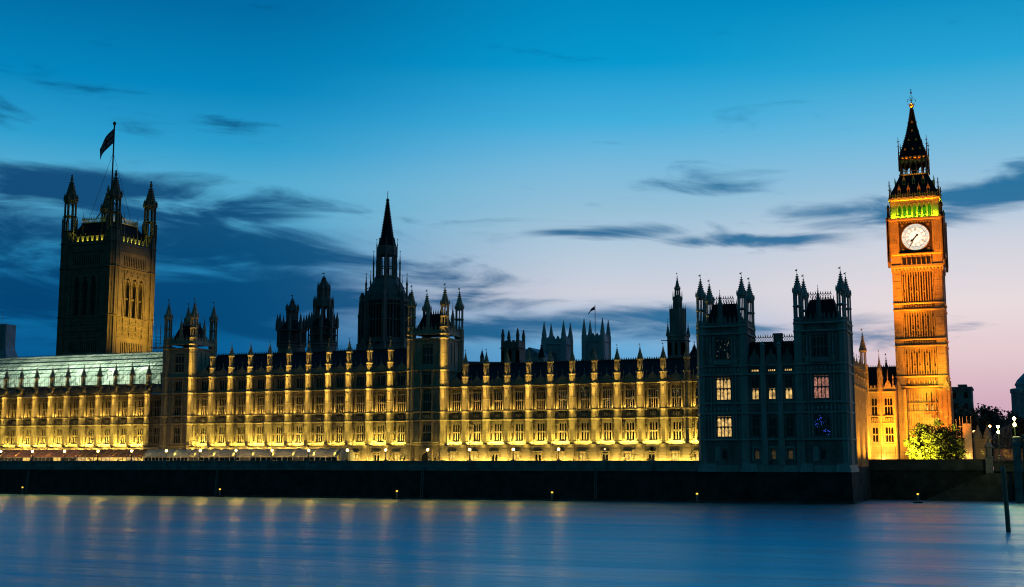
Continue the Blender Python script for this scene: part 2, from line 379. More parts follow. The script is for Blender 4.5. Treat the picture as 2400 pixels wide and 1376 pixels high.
NICHE_SHADE = {h: MB().box(-.2, .2, -.02, .02, 0, h).mesh('niche_shade', SOOTSHADE) for h in (3.6, 4.6)}  # thin dark strips painted in for the shade inside niches
W1 = K(2.05, 4.45, 3, ((2.05, .2), (4.05, .3)), head=.45, mull=.22)
W2 = K(2.35, 5.4, 4, ((2.35, .14), (4.35, .1)), head=.4, mull=.10, trac=True)
WA = K(2.35, 3.1, 3, ((2.6, .3),), head=.45)
WG = K(1.7, 3.2, 2, ((2.75, .2),), head=.6, mull=.2)
# buttress with its lantern pinnacle
def buttress_mesh(attic):
    b = MB(); b.box(-.85, .85, -2.38, -.0, 7.25, 11.75); b.box(-.95, .95, -2.5, -.0, 11.75, 12.2); b.box(-.7, .7, -2.42, -2.38, 8.2, 11.2)
    zt = 29.8 if attic else 25.8
    b.lathe(0, -.6, [(.86, 12.2), (.86, 25.8), (.80, 25.8), (.80, zt)])
    for i in range(8):
        a = 2 * pi * i / 8 + pi / 8; b.lathe(.86 * cos(a), -.6 + .86 * sin(a), [(.085, 12.2), (.085, 25.6)], 4)
        if attic: b.lathe(.80 * cos(a), -.6 + .80 * sin(a), [(.08, 25.8), (.08, zt)], 4)
    for z in (15.4, 22.6): b.lathe(0, -.6, [(.86, z), (.94, z + .04), (.94, z + .16), (.86, z + .2)])
    for z in (12.7, 17.9, 19.8, 25.7) + ((29.7,) if attic else ()): b.lathe(0, -.6, [(.86, z - .35), (1.02, z - .05), (1.08, z + .12), (.86, z + .3)])
    for z in (24.6, 17.0) + ((28.9,) if attic else ()):
        for x in (-.2, .2): archhead(b, x - .16, x + .16, z, z + .3, -1.49, -1.38, 2)
    for x in (-.16, 0, .16):
        b.box(x * 1.4 - .03, x * 1.4 + .03, -1.44, -1.38, 18.1, 19.6)
        if attic: b.box(x * 1.5 - .035, x * 1.5 + .035, -1.40, -1.32, 26.2, 28.8)
    return b
def pinnacle_mesh(attic):
    b = MB(); z = 29.8 if attic else 25.8
    b.lathe(0, -.6, [(.74, z), (.74, z + 2.0), (.86, z + 2.1), (.88, z + 2.3), (.66, z + 2.4)])
    for x in (-.3, -.1, .1, .3): b.box(x - .03, x + .03, -1.34, -1.26, z + .3, z + 1.85)
    b.lathe(0, -.6, [(.42, z + 2.3), (.36, z + 5.0)])
    for i in range(8):
        a = 2 * pi * i / 8 + pi / 8; b.lathe(.58 * cos(a), -.6 + .58 * sin(a), [(.085, z + 2.3), (.085, z + 5.0)], 4)
    b.lathe(0, -1.15, [(.14, z + 2.4), (.2, z + 2.9), (.15, z + 3.6), (.09, z + 3.8), (.11, z + 4.05), (.02, z + 4.2)], 6)
    b.lathe(0, -.6, [(.6, z + 4.85), (.82, z + 5.05), (.84, z + 5.25), (.6, z + 5.4)])
    spirelet(b, 0, -.6, z + 5.3, z + 8.6, .62, 4)
    return b
BUT = {a: buttress_mesh(a).mesh('buttress', STONE) for a in (0, 1)}
PIN = {a: pinnacle_mesh(a).mesh('pinnacle', STONE) for a in (0, 1)}
def bay(wall, par, x0, w, attic, blank_ground=False):
    x1 = x0 + w; c = (x0 + x1) / 2
    wallpanel(wall, x0, x1, 7.25, 11.75, -2.0, -1.2, [(c - .85, c + .85, 7.3, 10.45)])
    wall.extx([(-2.0, 10.55), (-2.55, 10.6), (-2.5, 10.75), (-2.0, 10.98)], c - 1.15, c + 1.15); wall.box(c - 1.1, c - .93, -2.3, -2., 9.0, 10.55); wall.box(c + .93, c + 1.1, -2.3, -2., 9.0, 10.55)
    wall.box(x0, x1, -2.0, -1.2, 11.75, 12.0); wall.box(x0 + .95, x1 - .95, -2.32, -2.0, 11.62, 11.9); wall.box(x0, x1, -1.2, 0, 11.9, 12.05)
    wall.box(x0, x1, -1.2, -.6, 8, 11.9)
    zc = 29.8 if attic else 25.8
    ops = [(c - 1.02, c + 1.02, 13.0, 17.45), (c - 1.17, c + 1.17, 19.98, 25.38)]
    if attic: ops.append((c - 1.17, c + 1.17, 26.3, 29.4))
    wallpanel(wall, x0, x1, 12.05, zc, 0, .9, ops)
    wall.box(x0, x1, .9, 1.2, 12, zc)
    # strings and cornices
    for z, d in ((12.62, .22), (17.75, .32), (19.72, .30), (25.55, .42)) + (((29.55, .45),) if attic else ()):
        wall.extx([(0, z), (-d * .7, z + .06), (-d, z + .14), (-d, z + .26), (0, z + .38)], x0, x1)
    for z in (25.25,) + ((29.25,) if attic else ()):
        for i in range(14): q = x0 + (i + .5) * w / 14; wall.box(q - .09, q + .09, -.28, 0, z, z + .26)
    # shafts beside the windows, niches with statues and canopies
    for s in (-1, 1):
        for z0, z1, ww in ((12.9, 17.7, 1.16), (20.0, 25.2, 1.3)) + (((26.1, 29.3, 1.3),) if attic else ()):
            x = c + s * ww; wall.lathe(x, -.14, [(.13, z0), (.13, z1)], 6); wall.lathe(x, -.14, [(.19, z0), (.19, z0 + .2), (.13, z0 + .3)], 6)
            x = c + s * (ww + .42)
            wall.lathe(x, -.12, [(.16, z1 - 1.2), (.19, z1 - .95), (.02, z1 - .1)], 6)
            if ww < 1.2:
                wall.lathe(x, -.14, [(.16, z0 + .05), (.2, z0 + .35), (.1, z0 + .5)], 6)
                wall.lathe(x, -.16, [(.15, z0 + 1.9), (.17, z0 + 2.3), (.13, z0 + 2.9), (.06, z0 + 3.0), (.09, z0 + 3.2), (.02, z0 + 3.35)], 6)
        for i in range(3): q = c + s * (1.28 + i * .2); wall.box(q - .05, q + .05, -.1, 0, 18.15, 19.6)
        wall.box(c + s * 1.55 - .28, c + s * 1.55 + .28, -.1, 0, 18.6, 19.2)
    # parapet with merlons and a gablet
    z = zc + .2
    par.box(x0, x1, -.12, .2, z, z + .75)
    for i in range(7):
        q = x0 + (i + .5) * w / 7
        if abs(q - c) > .6: par.box(q - .24, q + .24, -.12, .2, z + .75, z + 1.2); par.box(q - .3, q + .3, -.16, .24, z + 1.2, z + 1.28)
    par.exty([(c - .75, z + .75), (c + .75, z + .75), (c + .7, z + 1.5), (c + .3, z + 1.7), (c, z + 2.3), (c - .3, z + 1.7), (c - .7, z + 1.5)], -.14, .2)
    for q, hh in ((c, 3.4), (c - 1.35, 2.6), (c + 1.35, 2.6)): par.lathe(q, .03, [(.09, z + .8), (.07, z + hh - .6), (.14, z + hh - .5), (.02, z + hh)], 5)
    return c
def range_of(name, label, cat, xs, attic, ridge=None, first=True, last=True, gw=True, flood=True, glasses=None):
    root = thing(name, label, cat, (xs[0], 270, 0)); X0 = xs[0]
    wall, par = MB(), MB()
    n = len(xs) - 1
    for i in range(n):
        a, b = xs[i] - X0, xs[i + 1] - X0
        c = bay(wall, par, a, b - a, attic)
        g = glasses(i) if glasses else GLASS
        put_window(root, W1, c, .18, 13.0); put_window(root, W2, c, .18, 19.98, g)
        if attic: put_window(root, WA, c, .18, 26.3)
        if gw(i) if callable(gw) else gw: put_window(root, WG, c, -1.85, 7.25, LITGOLD if (i * 7) % 5 < 3 else GLASS)
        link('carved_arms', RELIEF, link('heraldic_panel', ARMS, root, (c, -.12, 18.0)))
        for s in (-1, 1): link('niche_shade', NICHE_SHADE[3.6], root, (c + s * 1.60, -.015, 13.3)); link('niche_shade', NICHE_SHADE[4.6], root, (c + s * 1.74, -.015, 20.2))
    for i in range(n + 1):
        if (i == 0 and not first) or (i == n and not last): continue
        bo = link('buttress', BUT[attic], root, (xs[i] - X0, 0, 0)); link('pinnacle', PIN[attic], bo)
    wall.obj('wall', STONE, root); par.obj('parapet', STONE, root)
    if ridge:
        zc = 30.2 if attic else 26.2; L = xs[-1] - X0
        r = MB(); r.loft([[(x, 1.2, zc), (x, 9, ridge), (x, 17, zc), (x, 9, zc - .5)] for x in (0, L)])
        i = 0.
        while i < L: r.loft([[(i + q, 1.2, zc + .02), (i + q, 9, ridge + .06), (i + q, 9.05, ridge + .06), (i + q, 9, ridge - .1)] for q in (0, .12)]); i += 1.4
        ro = r.obj('roof', SLATE, root); k = MB(); k.box(0, L, 8.85, 9.15, ridge, ridge + .25); cresting(k, 0, L, 9, ridge + .25, .55, .55); k.obj('cresting', IRON, ro)
        if attic:
            d = MB()
            for q in range(n):
                x = (xs[q] + xs[q + 1]) / 2 - X0; d.box(x - .3, x + .3, 4.2, 5.2, 32.2, 33.0)
            d.obj('roof_vent', SLATE, ro)
    return root
def uplight(x, yf, levels, k=1., wide=1.):
    """slot-shaped beams from the river parapet running up one buttress: (aim height, beam height in degrees, strength)"""
    for z, ang, e in levels:
        dy, dz = yf - 260.2, z - 8.8; r = hypot(dy, dz); c = dy / r
        o = spot((x, 260.2, 8.8), (x, yf, z), round(.66 * e * 4 * pi * r * r / c * k, -2), GOLD2 if z > 20 else GOLD, ang, .85, .08)
        o.scale = (round(math.tan(.95 * wide / r) / math.tan(radians(ang / 2)), 3), 1, 1)
LOWB = [(13.6, 26, 5.5), (17.2, 18, 6.5), (21.6, 16, 7.5), (26.0, 11, 8.5)]
RL = random.Random(12)
def flood_bays(xs, skip=(), k1=1., ground=lambda i: True, top=27.5):
    lv = LOWB + ([(30.5, 9, 8.)] if top > 30 else [])
    for i in range(len(xs) - 1):
        a, b = xs[i], xs[i + 1]; c = (a + b) / 2; k1 = RL.choice((.6, .8, 1., 1.1, 1.25))
        strip((c, 269.0, 12.25), (c, 269.75, 15.2), b - a - 2.0, round(640 * k1), GOLD)
        strip((c, 269.45, 20.2), (c, 269.85, 22.8), 3.4, round(130 * k1), GOLD2, .12)
        for s in (-1, 1): point((c + s * 1.55, 266.5 if ground(i) else 267.2, 7.75 if ground(i) else 10.9), round(520 * k1) if ground(i) else round(280 * k1), (1, .70, .13), .1)
    for i, x in enumerate(xs):
        if i not in skip: uplight(x, 268.6, lv, RL.choice((.7, .85, 1., 1.1, 1.2)))
# north wing (right half of the front), centre range, south wing
XN = [-119.75 + 5.31 * i for i in range(11)]
XC = [-190.6 + 5.68 * i for i in range(10)]
XS = [-258.2 - 5.3 * 2 + 5.31 * i for i in range(12)]
nr = range_of('palace_wing', 'gold-lit gothic wing of tall windows between the twin-turret tower and the dark pavilion', 'palace wing', [-125.1] + XN + [-61.4], 0, 31.5, first=False, last=False, glasses=lambda i: TWINK if 5 <= i <= 10 else GLASS)
cr = range_of('palace_wing', 'gold-lit gothic range with an extra dark attic storey between two turreted towers', 'palace wing', [-196] + XC + [-134.2], 1, 36.0, first=False, last=False, gw=lambda i: i > 6)
sr = range_of('palace_wing', 'leftmost gold-lit palace wing under the scaffold roof', 'palace wing', XS + [-205.2], 0, None, first=True, last=False, gw=False)
flood_bays([-125.1] + XN + [-61.4], skip=(0, 11), ground=lambda i: True)
flood_bays([-196] + XC + [-134.2], skip=(0, 11), ground=lambda i: i > 6, top=31)
flood_bays(XS[1:], ground=lambda i: False)

# ------------------------------------------------------------------ square towers with four octagonal turrets
def turret(parent, x, y, r, z0, zb, zl, zt, bands, stone=STONE, open_=True, step=2.2):
    b = MB(); shaftribs(b, x, y, z0, zb, r, bands, step=step)
    openlantern(b, x, y, zb + .25, zl, r, True, 0 if open_ else .5)
    spirelet(b, x, y, zl + .2, zt, r * .92, 6)
    return b.obj('turret', stone, parent)
def river_tower(label, x0, x1, y0, y1, door):
    root = thing('palace_tower', label, 'tower', (x0, y0, 0)); w, d = x1 - x0, y1 - y0; c = w / 2
    wl = MB()
    wallpanel(wl, .3, w - .3, 7.25, 37.3, .3, 1.2, [(c - 1.1, c + 1.1, 7.3, 10.6), (c - 1.2, c + 1.2, 12.9, 17.5), (c - 1.2, c + 1.2, 19.98, 25.4), (c - 1.2, c + 1.2, 26.3, 29.4), (c - 1.5, c + 1.5, 31.2, 36.0)])
    wl.box(.3, w - .3, 1.2, d, 7.25, 37.3)
    for z in (12.0, 12.6, 17.75, 19.72, 25.55, 29.6, 37.1, 38.2):
        wl.extx([(.3, z), (-.05, z + .08), (-.12, z + .2), (-.12, z + .34), (.3, z + .45)], .3, w - .3)
        wl.box(w - .3, w + .1, .3, d - .3, z, z + .4)
    for s in (-1, 1):   # oriel shafts framing the middle window
        wl.box(c + s * 1.5 - .17, c + s * 1.5 + .17, -.1, .3, 12, 30)
        for z in range(13, 36, 2): wl.box(c + s * 2.3 - .22, c + s * 2.3 + .22, .2, .3, z, z + 1.5)
    for i in range(8): wl.box(c - 1.4 + i * .38, c - 1.25 + i * .38, .15, .3, 25.95, 26.2); wl.box(c - 1.4 + i * .38, c - 1.25 + i * .38, .1, .3, 29.9, 30.2)
    for yy in (2.6, 4.4, 6.2):
        if yy < d - 1.5:
            wl.box(w - .3, w - .12, yy - .7, yy - .5, 31, 36.5)
    wl.obj('wall', STONE, root)
    put_window(root, K(2.4, 4.6, 4, ((2.2, .18), (4.1, .3)), head=.4), c, .48, 12.9)
    put_window(root, K(2.4, 5.42, 4, ((2.35, .14), (4.35, .1)), head=.4, mull=.1, trac=True), c, .48, 19.98)
    put_window(root, K(2.4, 3.1, 3, ((2.6, .3),), head=.45), c, .48, 26.3)
    put_window(root, K(3.0, 4.8, 3, ((2.2, .2), (4.2, .3)), head=.5), c, .48, 31.2)
    put_window(root, K(2.0, 4.8, 3, ((2.2, .2), (4.2, .3)), head=.5), w - .26, d / 2 + .3, 31.2, GLASS, pi / 2)
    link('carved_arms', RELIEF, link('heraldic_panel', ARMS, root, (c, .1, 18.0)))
    p = MB()
    for a in range(4):
        q = MB(); L = w if a % 2 == 0 else d
        q.box(-L / 2, L / 2, -.15, .15, 38.6, 39.4)
        for i in range(9): x = -L / 2 + (i + .5) * L / 9; q.box(x - .25, x + .25, -.15, .15, 39.4, 40.1); q.lathe(x, 0, [(.1, 40.1), (.08, 40.6), (.02, 41.2)], 4)
        q.exty([(-.8, 39.4), (.8, 39.4), (0, 41.2)], -.18, .18)
        off = (d / 2 - .3) if a % 2 == 0 else (w / 2 - .3)
        qq = MB().add(q, (0, -off, 0)); p.add(MB().add(qq, (0, 0, 0), a * pi / 2), (w / 2, d / 2, 0))
    p.obj('parapet', STONE, root)
    r = MB(); r.loft([[(1, 1, 38.6), (w - 1, 1, 38.6), (w - 1, d - 1, 38.6), (1, d - 1, 38.6)], [(2.6, 3.0, 43.5), (w - 2.6, 3.0, 43.5), (w - 2.6, d - 3., 43.5), (2.6, d - 3., 43.5)]])
    ro = r.obj('roof', SLATE, root); k = MB()
    cresting(k, 2.6, w - 2.6, 3., 43.5, 1.2, .55); cresting(k, 2.6, w - 2.6, d - 3, 43.5, 1.2, .55); cresting(k, 3, d - 3, 2.6, 43.5, 1.2, .55, 'y'); cresting(k, 3, d - 3, w - 2.6, 43.5, 1.2, .55, 'y')
    k.obj('cresting', IRON, ro)
    for x, y in ((c, .6), (w - .4, d / 2)):
        b = MB(); b.lathe(x, y, [(.45, 38.6), (.45, 42.2)]); spirelet(b, x, y, 42.2, 46.2, .45, 4, False); b.obj('pinnacle', STONE, root)
    bands = (12.4, 17.9, 19.8, 25.7, 29.7, 37.3, 38.3)
    for x, y in ((.55, .55), (w - .55, .55), (w - .55, d - .55), (.55, d - .55)):
        turret(root, x, y, 1.02, 7.25, 39.8, 45.2, 50.4, bands)
    if door:
        dm = MB(); dm.box(-1.6, -1.05, -.2, .4, 7.25, 10.9); dm.box(1.05, 1.6, -.2, .4, 7.25, 10.9); archhead(dm, -1.05, 1.05, 8.9, 10.5, -.2, .35, 5); dm.box(-1.6, 1.6, -.25, .4, 10.5, 10.9); dm.box(-1.8, 1.8, -.35, .4, 10.95, 11.2)
        for s in (-1, 1): dm.exty([(s * 1.9, 11.2), (s * 1.2, 11.2), (s * 1.5, 11.7)], -.3, 0)
        dm.box(-1.9, -1.6, -.3, .3, 7.25, 11.3); dm.box(1.6, 1.9, -.3, .3, 7.25, 11.3)
        do = dm.obj('doorway', STONE, root, (c, -.3, 0)); MB().box(-1.04, 1.04, .12, .2, 7.3, 10.5).obj('door', IRON, do)
    return root
NT_ = (-134.4, -124.5); ST_ = (-205.1, -195.9)
river_tower('four-turreted dark tower with one gold-lit corner right of the tall spire', NT_[0], NT_[1], 268.5, 278, True)
river_tower('four-turreted dark tower beside the right end of the scaffold roof', ST_[0], ST_[1], 268.5, 278, False)
for x in (NT_[1] - .55, ST_[1] - .55): uplight(x, 268.1, LOWB + [(30.5, 9, 8.), (36, 9, 6.)], 1., 1.1)
uplight(NT_[0] + .2, 268.1, LOWB + [(30.5, 9, 8.), (36, 9, 6.)], .3, .45)
for s in (-1, 1):
    point((-129.4 + s * 2.7, 266.9, 7.8), 70, (1, .62, .14), .12)
    point((-129.4 + s * 2.5, 267.7, 12.6), 22, GOLD, .12)
# ------------------------------------------------------------------ the dark pavilion standing in the river
def pavilion():
    X0, X1 = -61.4, -31.2; root = thing('palace_pavilion', 'dark unlit pavilion with two turreted towers and a few lit windows beside the river', 'palace pavilion', (X0, 258, 0))
    L = X1 - X0; T = 10.0
    wl, mo = MB(), MB()
    def ops(c, w, hi):
        o = [(c - .6, c + .6, 8.7, 10.9), (c - w / 2, c + w / 2, 13.3, 17.6), (c - w / 2, c + w / 2, 20.9, 25.6)]
        if hi: o.append((c - w / 2, c + w / 2, 29.3, 33.8))
        else: o.append((c - .8, c + .8, 26.6, 27.3))
        return o
    cols = [(0, T, T / 2 + .2, 3.2, 1), (L - T, L, L - T / 2 - .1, 3.2, 1)] + [(T + i * (L - 2 * T) / 3, T + (i + 1) * (L - 2 * T) / 3, T + (i + .5) * (L - 2 * T) / 3, 1.6, 0) for i in range(3)]
    for a, b, c, w, hi in cols:
        yy = .0 if hi else .5
        wallpanel(wl, a, b, 7.6, 34.6 if hi else 27.7, yy, yy + 1., ops(c, w, hi))
        wl.box(a, b, yy + 1, 9.5 if hi else 2, 7.6, 34.6 if hi else 27.7)
        for z, dd in ((12.5, .3), (17.9, .25), (20.0, .25), (25.9, .35), (27.7, .3)) + (((34.4, .4), (36.0, .25)) if hi else ()):
            x0, x1 = a, b
            mo.extx([(yy, z), (yy - dd, z + .1), (yy - dd, z + .3), (yy, z + .45)], x0, x1)
            if hi and b > L - 1: mo.box(b, b + dd, 0, 9.5, z + .05, z + .35)
            if hi and a < 1: mo.box(b, b + dd, .6, 9.5, z + .05, z + .35) if z > 28 else None
        if hi:
            for s in (-1, 1):
                for q in (w / 2 + .35, w / 2 + .95): mo.lathe(c + s * q, yy - .1, [(.15, 12.9), (.15, 27.6)], 6); mo.lathe(c + s * q, yy - .1, [(.15, 28.1), (.15, 34.3)], 6)
                mo.lathe(c + s * 2.6, yy - .2, [(.2, 30.2), (.25, 31), (.12, 32), (.16, 32.4), (.02, 32.7)], 6)
                mo.box(c + s * 2.6 - .4, c + s * 2.6 + .4, yy - .12, yy, 28.4, 29.6)
            mo.box(c - 1.9, c + 1.9, yy - .55, yy, 28.15, 29.1)
            for i in range(7): mo.box(c - 1.8 + i * .55, c - 1.5 + i * .55, yy - .65, yy - .55, 28.3, 29.0)
            for q in (-3.6, -2.9, 2.9, 3.6):
                for z0, z1 in ((13.2, 17.5), (20.8, 25.5), (29.0, 33.8)):
                    mo.box(c + q - .32, c + q - .22, yy - .14, yy, z0, z1); mo.box(c + q + .22, c + q + .32, yy - .14, yy, z0, z1); archhead(mo, c + q - .22, c + q + .22, z1 - .5, z1, yy - .14, yy, 2)
            for z in (18.4, 26.4):
                for k_ in range(9): x = a + 1.6 + k_ * (b - a - 3.2) / 8; mo.lathe(x, yy, [(.1, z), (.32, z + .55), (.1, z + 1.1)], 4)
            mo.box(c - 2.0, c - .9, yy - .1, yy, 8.4, 11.3)
        else:
            mo.box(c - .95, c - .6, yy - .2, yy, 8.5, 11.3); mo.box(c + .6, c + .95, yy - .2, yy, 8.5, 11.3); mo.box(c - .95, c + .95, yy - .3, yy, 10.95, 11.4)
    # piers between the middle windows
    for i in range(1, 3):
        x = T + i * (L - 2 * T) / 3; mo.lathe(x, .35, [(.75, 7.6), (.75, 12.4), (.6, 12.5), (.6, 28.2)]); mo.lathe(x, .35, [(.5, 28.2), (.45, 32.0), (.6, 32.1), (.0, 33.0)])
    mo.box(X1 - X0 - 9.4, L, 9.5, 12, 7.6, 26); mo.box(0, 3, 9.5, 12.5, 7.6, 27)
    # battered plinth rising out of the water
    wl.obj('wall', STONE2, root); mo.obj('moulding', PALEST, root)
    b = MB()
    b.loft([[(-.6, -.9, -2), (L + .6, -.9, -2), (L + .6, 34, -2), (-.6, 34, -2)], [(-.3, -.45, 6.2), (L + .3, -.45, 6.2), (L + .3, 34, 6.2), (-.3, 34, 6.2)]])
    b.box(-.3, L + .3, 12.6, 33.9, 6.1, 7.19); b.obj('river_base', ALGAE, root)
    MB().box(-.9, L + .9, -1.5, 12, -1.5, .4).obj('footing', OLDGR, root)
    p = MB(); p.box(-.3, L + .3, -.4, 12.5, 6.2, 7.0); p.box(-.1, L + .1, -.2, 12, 7.0, 7.6)
    for x0, x1 in ((-.3, 3.6), (8.6, 12), (20.5, 23.2), (27.5, L + .3)): p.loft([[(x0, -1.0, 6.2), (x1, -1.0, 6.2), (x1, -.3, 6.2), (x0, -.3, 6.2)], [(x0 + .3, -.5, 7.9), (x1 - .3, -.5, 7.9), (x1 - .3, 0, 7.9), (x0 + .3, 0, 7.9)]])
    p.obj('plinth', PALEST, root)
    wd = lambda k, x, y, z, g, nm='window': put_window(root, k, x, y, z, g, 0, STONE2, nm)
    B1 = K(3.2, 4.3, 4, ((2.0, .2), (3.9, .25)), head=.4, mull=.16); B2 = K(3.2, 4.7, 4, ((2.3, .2), (4.3, .25)), head=.4, mull=.16); B3 = K(3.2, 4.5, 4, ((2.1, .2), (4.1, .25)), head=.4, mull=.16)
    M1 = K(1.6, 4.3, 2, ((2.0, .2), (3.9, .25)), head=.45); M2 = K(1.6, 4.7, 2, ((2.3, .3), (4.3, .25)), head=.5); MA = K(1.6, .7, 4, ((.5, .1),), head=.1, mull=.12, frame=.08); GW = K(1.2, 2.2, 1, ((1.9, .15),), head=.3)
    for (a, bb, c, w, hi), g1, g2, g3 in zip(cols, (LIT, BLUETW, LITDIM, GLASS, GLASS), (LIT, LITPINK, LIT, LIT, LIT), (TWINK, GLASS, 0, 0, 0)):
        if hi:
            wd(B1, c, .18, 13.3, g1); wd(B2, c, .18, 20.9, g2); wd(B3, c, .18, 29.3, g3); wd(GW, c, .18, 8.7, GLASS)
        else:
            wd(M1, c, .68, 13.3, GLASS); wd(GW, c, .68, 8.7, LITDIM)
            wd(K(1.6, 2.35, 2, ((2.05, .15),), head=.45), c, .68, 20.9, g2); wd(K(1.6, 2.35, 2, ((2.05, .15),), head=.45), c, .68, 23.25, GLASS)
            wd(MA, c, .68, 26.6, LIT)
    # middle parapet, roof, cresting and chimney
    q = MB(); m0, m1 = T, L - T
    q.box(m0, m1, .35, .65, 28.15, 28.9)
    for a, bb, c, w, hi in cols[2:]:
        q.exty([(c - 1.1, 28.9), (c + 1.1, 28.9), (c + .9, 29.9), (c + .4, 30.2), (c, 31.6), (c - .4, 30.2), (c - .9, 29.9)], .3, .6)
        for i in range(7):
            x = c + (i - 3) * .85
            if abs(i - 3) > 1: q.box(x - .25, x + .25, .35, .65, 28.9, 29.5); q.lathe(x, .5, [(.1, 29.5), (.02, 30.4)], 4)
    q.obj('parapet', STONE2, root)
    r = MB(); r.loft([[(m0 - 1, 1.6, 28.1), (m1 + 1, 1.6, 28.1), (m1 + 1, 9, 28.1), (m0 - 1, 9, 28.1)], [(m0 - 1, 4.6, 33.0), (m1 + 1, 4.6, 33.0), (m1 + 1, 6.5, 33.0), (m0 - 1, 6.5, 33.0)]]); ro = r.obj('roof', SLATE, root)
    k = MB(); x = m0
    k.box(m0, m1, 4.95, 5.05, 33.0, 33.2); k.box(m0, m1, 4.95, 5.05, 34.0, 34.1)
    while x < m1 - .3:
        k.bar((x, 5, 33.2), (x + .5, 5, 34.0), .055); k.bar((x + .5, 5, 33.2), (x, 5, 34.0), .055); k.exty([(x + .1, 34.1), (x + .4, 34.1), (x + .25, 34.8)], 4.95, 5.05); x += .5
    k.obj('cresting', IRON, ro)
    MB().box(m0 + 5.1, m0 + 6.8, 3.9, 5.6, 30, 34.4).box(m0 + 5.0, m0 + 6.9, 3.8, 5.7, 34.4, 34.8).obj('chimney', STONE2, ro)
    # corner towers: parapet, steep roof, turrets
    for t0 in (0, L - T):
        q = MB()
        for yy in (.15, 9.2):
            q.box(t0 + 1, t0 + T - 1, yy, yy + .3, 36.4, 37.1)
            for i in range(9): x = t0 + 1.3 + i * (T - 2.6) / 8; q.box(x - .22, x + .22, yy, yy + .3, 37.1, 37.8); q.exty([(x - .16, 37.8), (x + .16, 37.8), (x, 38.6)], yy + .05, yy + .25)
            q.exty([(t0 + T / 2 - .9, 37.1), (t0 + T / 2 + .9, 37.1), (t0 + T / 2, 39.4)], yy, yy + .3)
        for xx in (t0 + .15, t0 + T - .45):
            q.box(xx, xx + .3, 1, 8.6, 36.4, 37.1)
            for i in range(9): y = 1.2 + i * .9; q.box(xx, xx + .3, y - .22, y + .22, 37.1, 37.8)
        q.box(t0 + .3, t0 + T - .3, .3, 9.3, 34.6, 36.4)
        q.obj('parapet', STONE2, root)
        r = MB(); r.loft([[(t0 + 1.2, 1.2, 36.2), (t0 + T - 1.2, 1.2, 36.2), (t0 + T - 1.2, 8.3, 36.2), (t0 + 1.2, 8.3, 36.2)], [(t0 + 2.6, 3.6, 41.4), (t0 + T - 2.6, 3.6, 41.4), (t0 + T - 2.6, 5.9, 41.4), (t0 + 2.6, 5.9, 41.4)]]); ro = r.obj('roof', SLATE, root)
        k = MB(); x = t0 + 2.6
        while x < t0 + T - 3: k.bar((x, 3.6, 41.4), (x + .5, 3.6, 42.6), .055); k.bar((x + .5, 3.6, 41.4), (x, 3.6, 42.6), .055); k.exty([(x + .1, 42.5), (x + .4, 42.5), (x + .25, 43.2)], 3.55, 3.65); x += .5
        cresting(k, t0 + 2.6, t0 + T - 2.6, 5.9, 41.4, 1.2, .5); k.obj('cresting', IRON, ro)
        for x, y in ((t0 + T / 2 - .2, .3),):
            b2 = MB(); b2.lathe(x, y, [(.5, 36.4), (.45, 40.6)]); spirelet(b2, x, y, 40.6, 44.0, .45, 4, False); b2.obj('pinnacle', STONE2, root)
        for x, y in ((t0 + .65, .65), (t0 + T - .65, .65), (t0 + T - .65, 8.9), (t0 + .65, 8.9)):
            turret(root, x, y, .98, 7.6, 36.8, 42.6, 47.5, (12.6, 18, 20, 26, 27.8, 34.6, 36.2), PALEST, step=2.6)
    return root
pavilion()
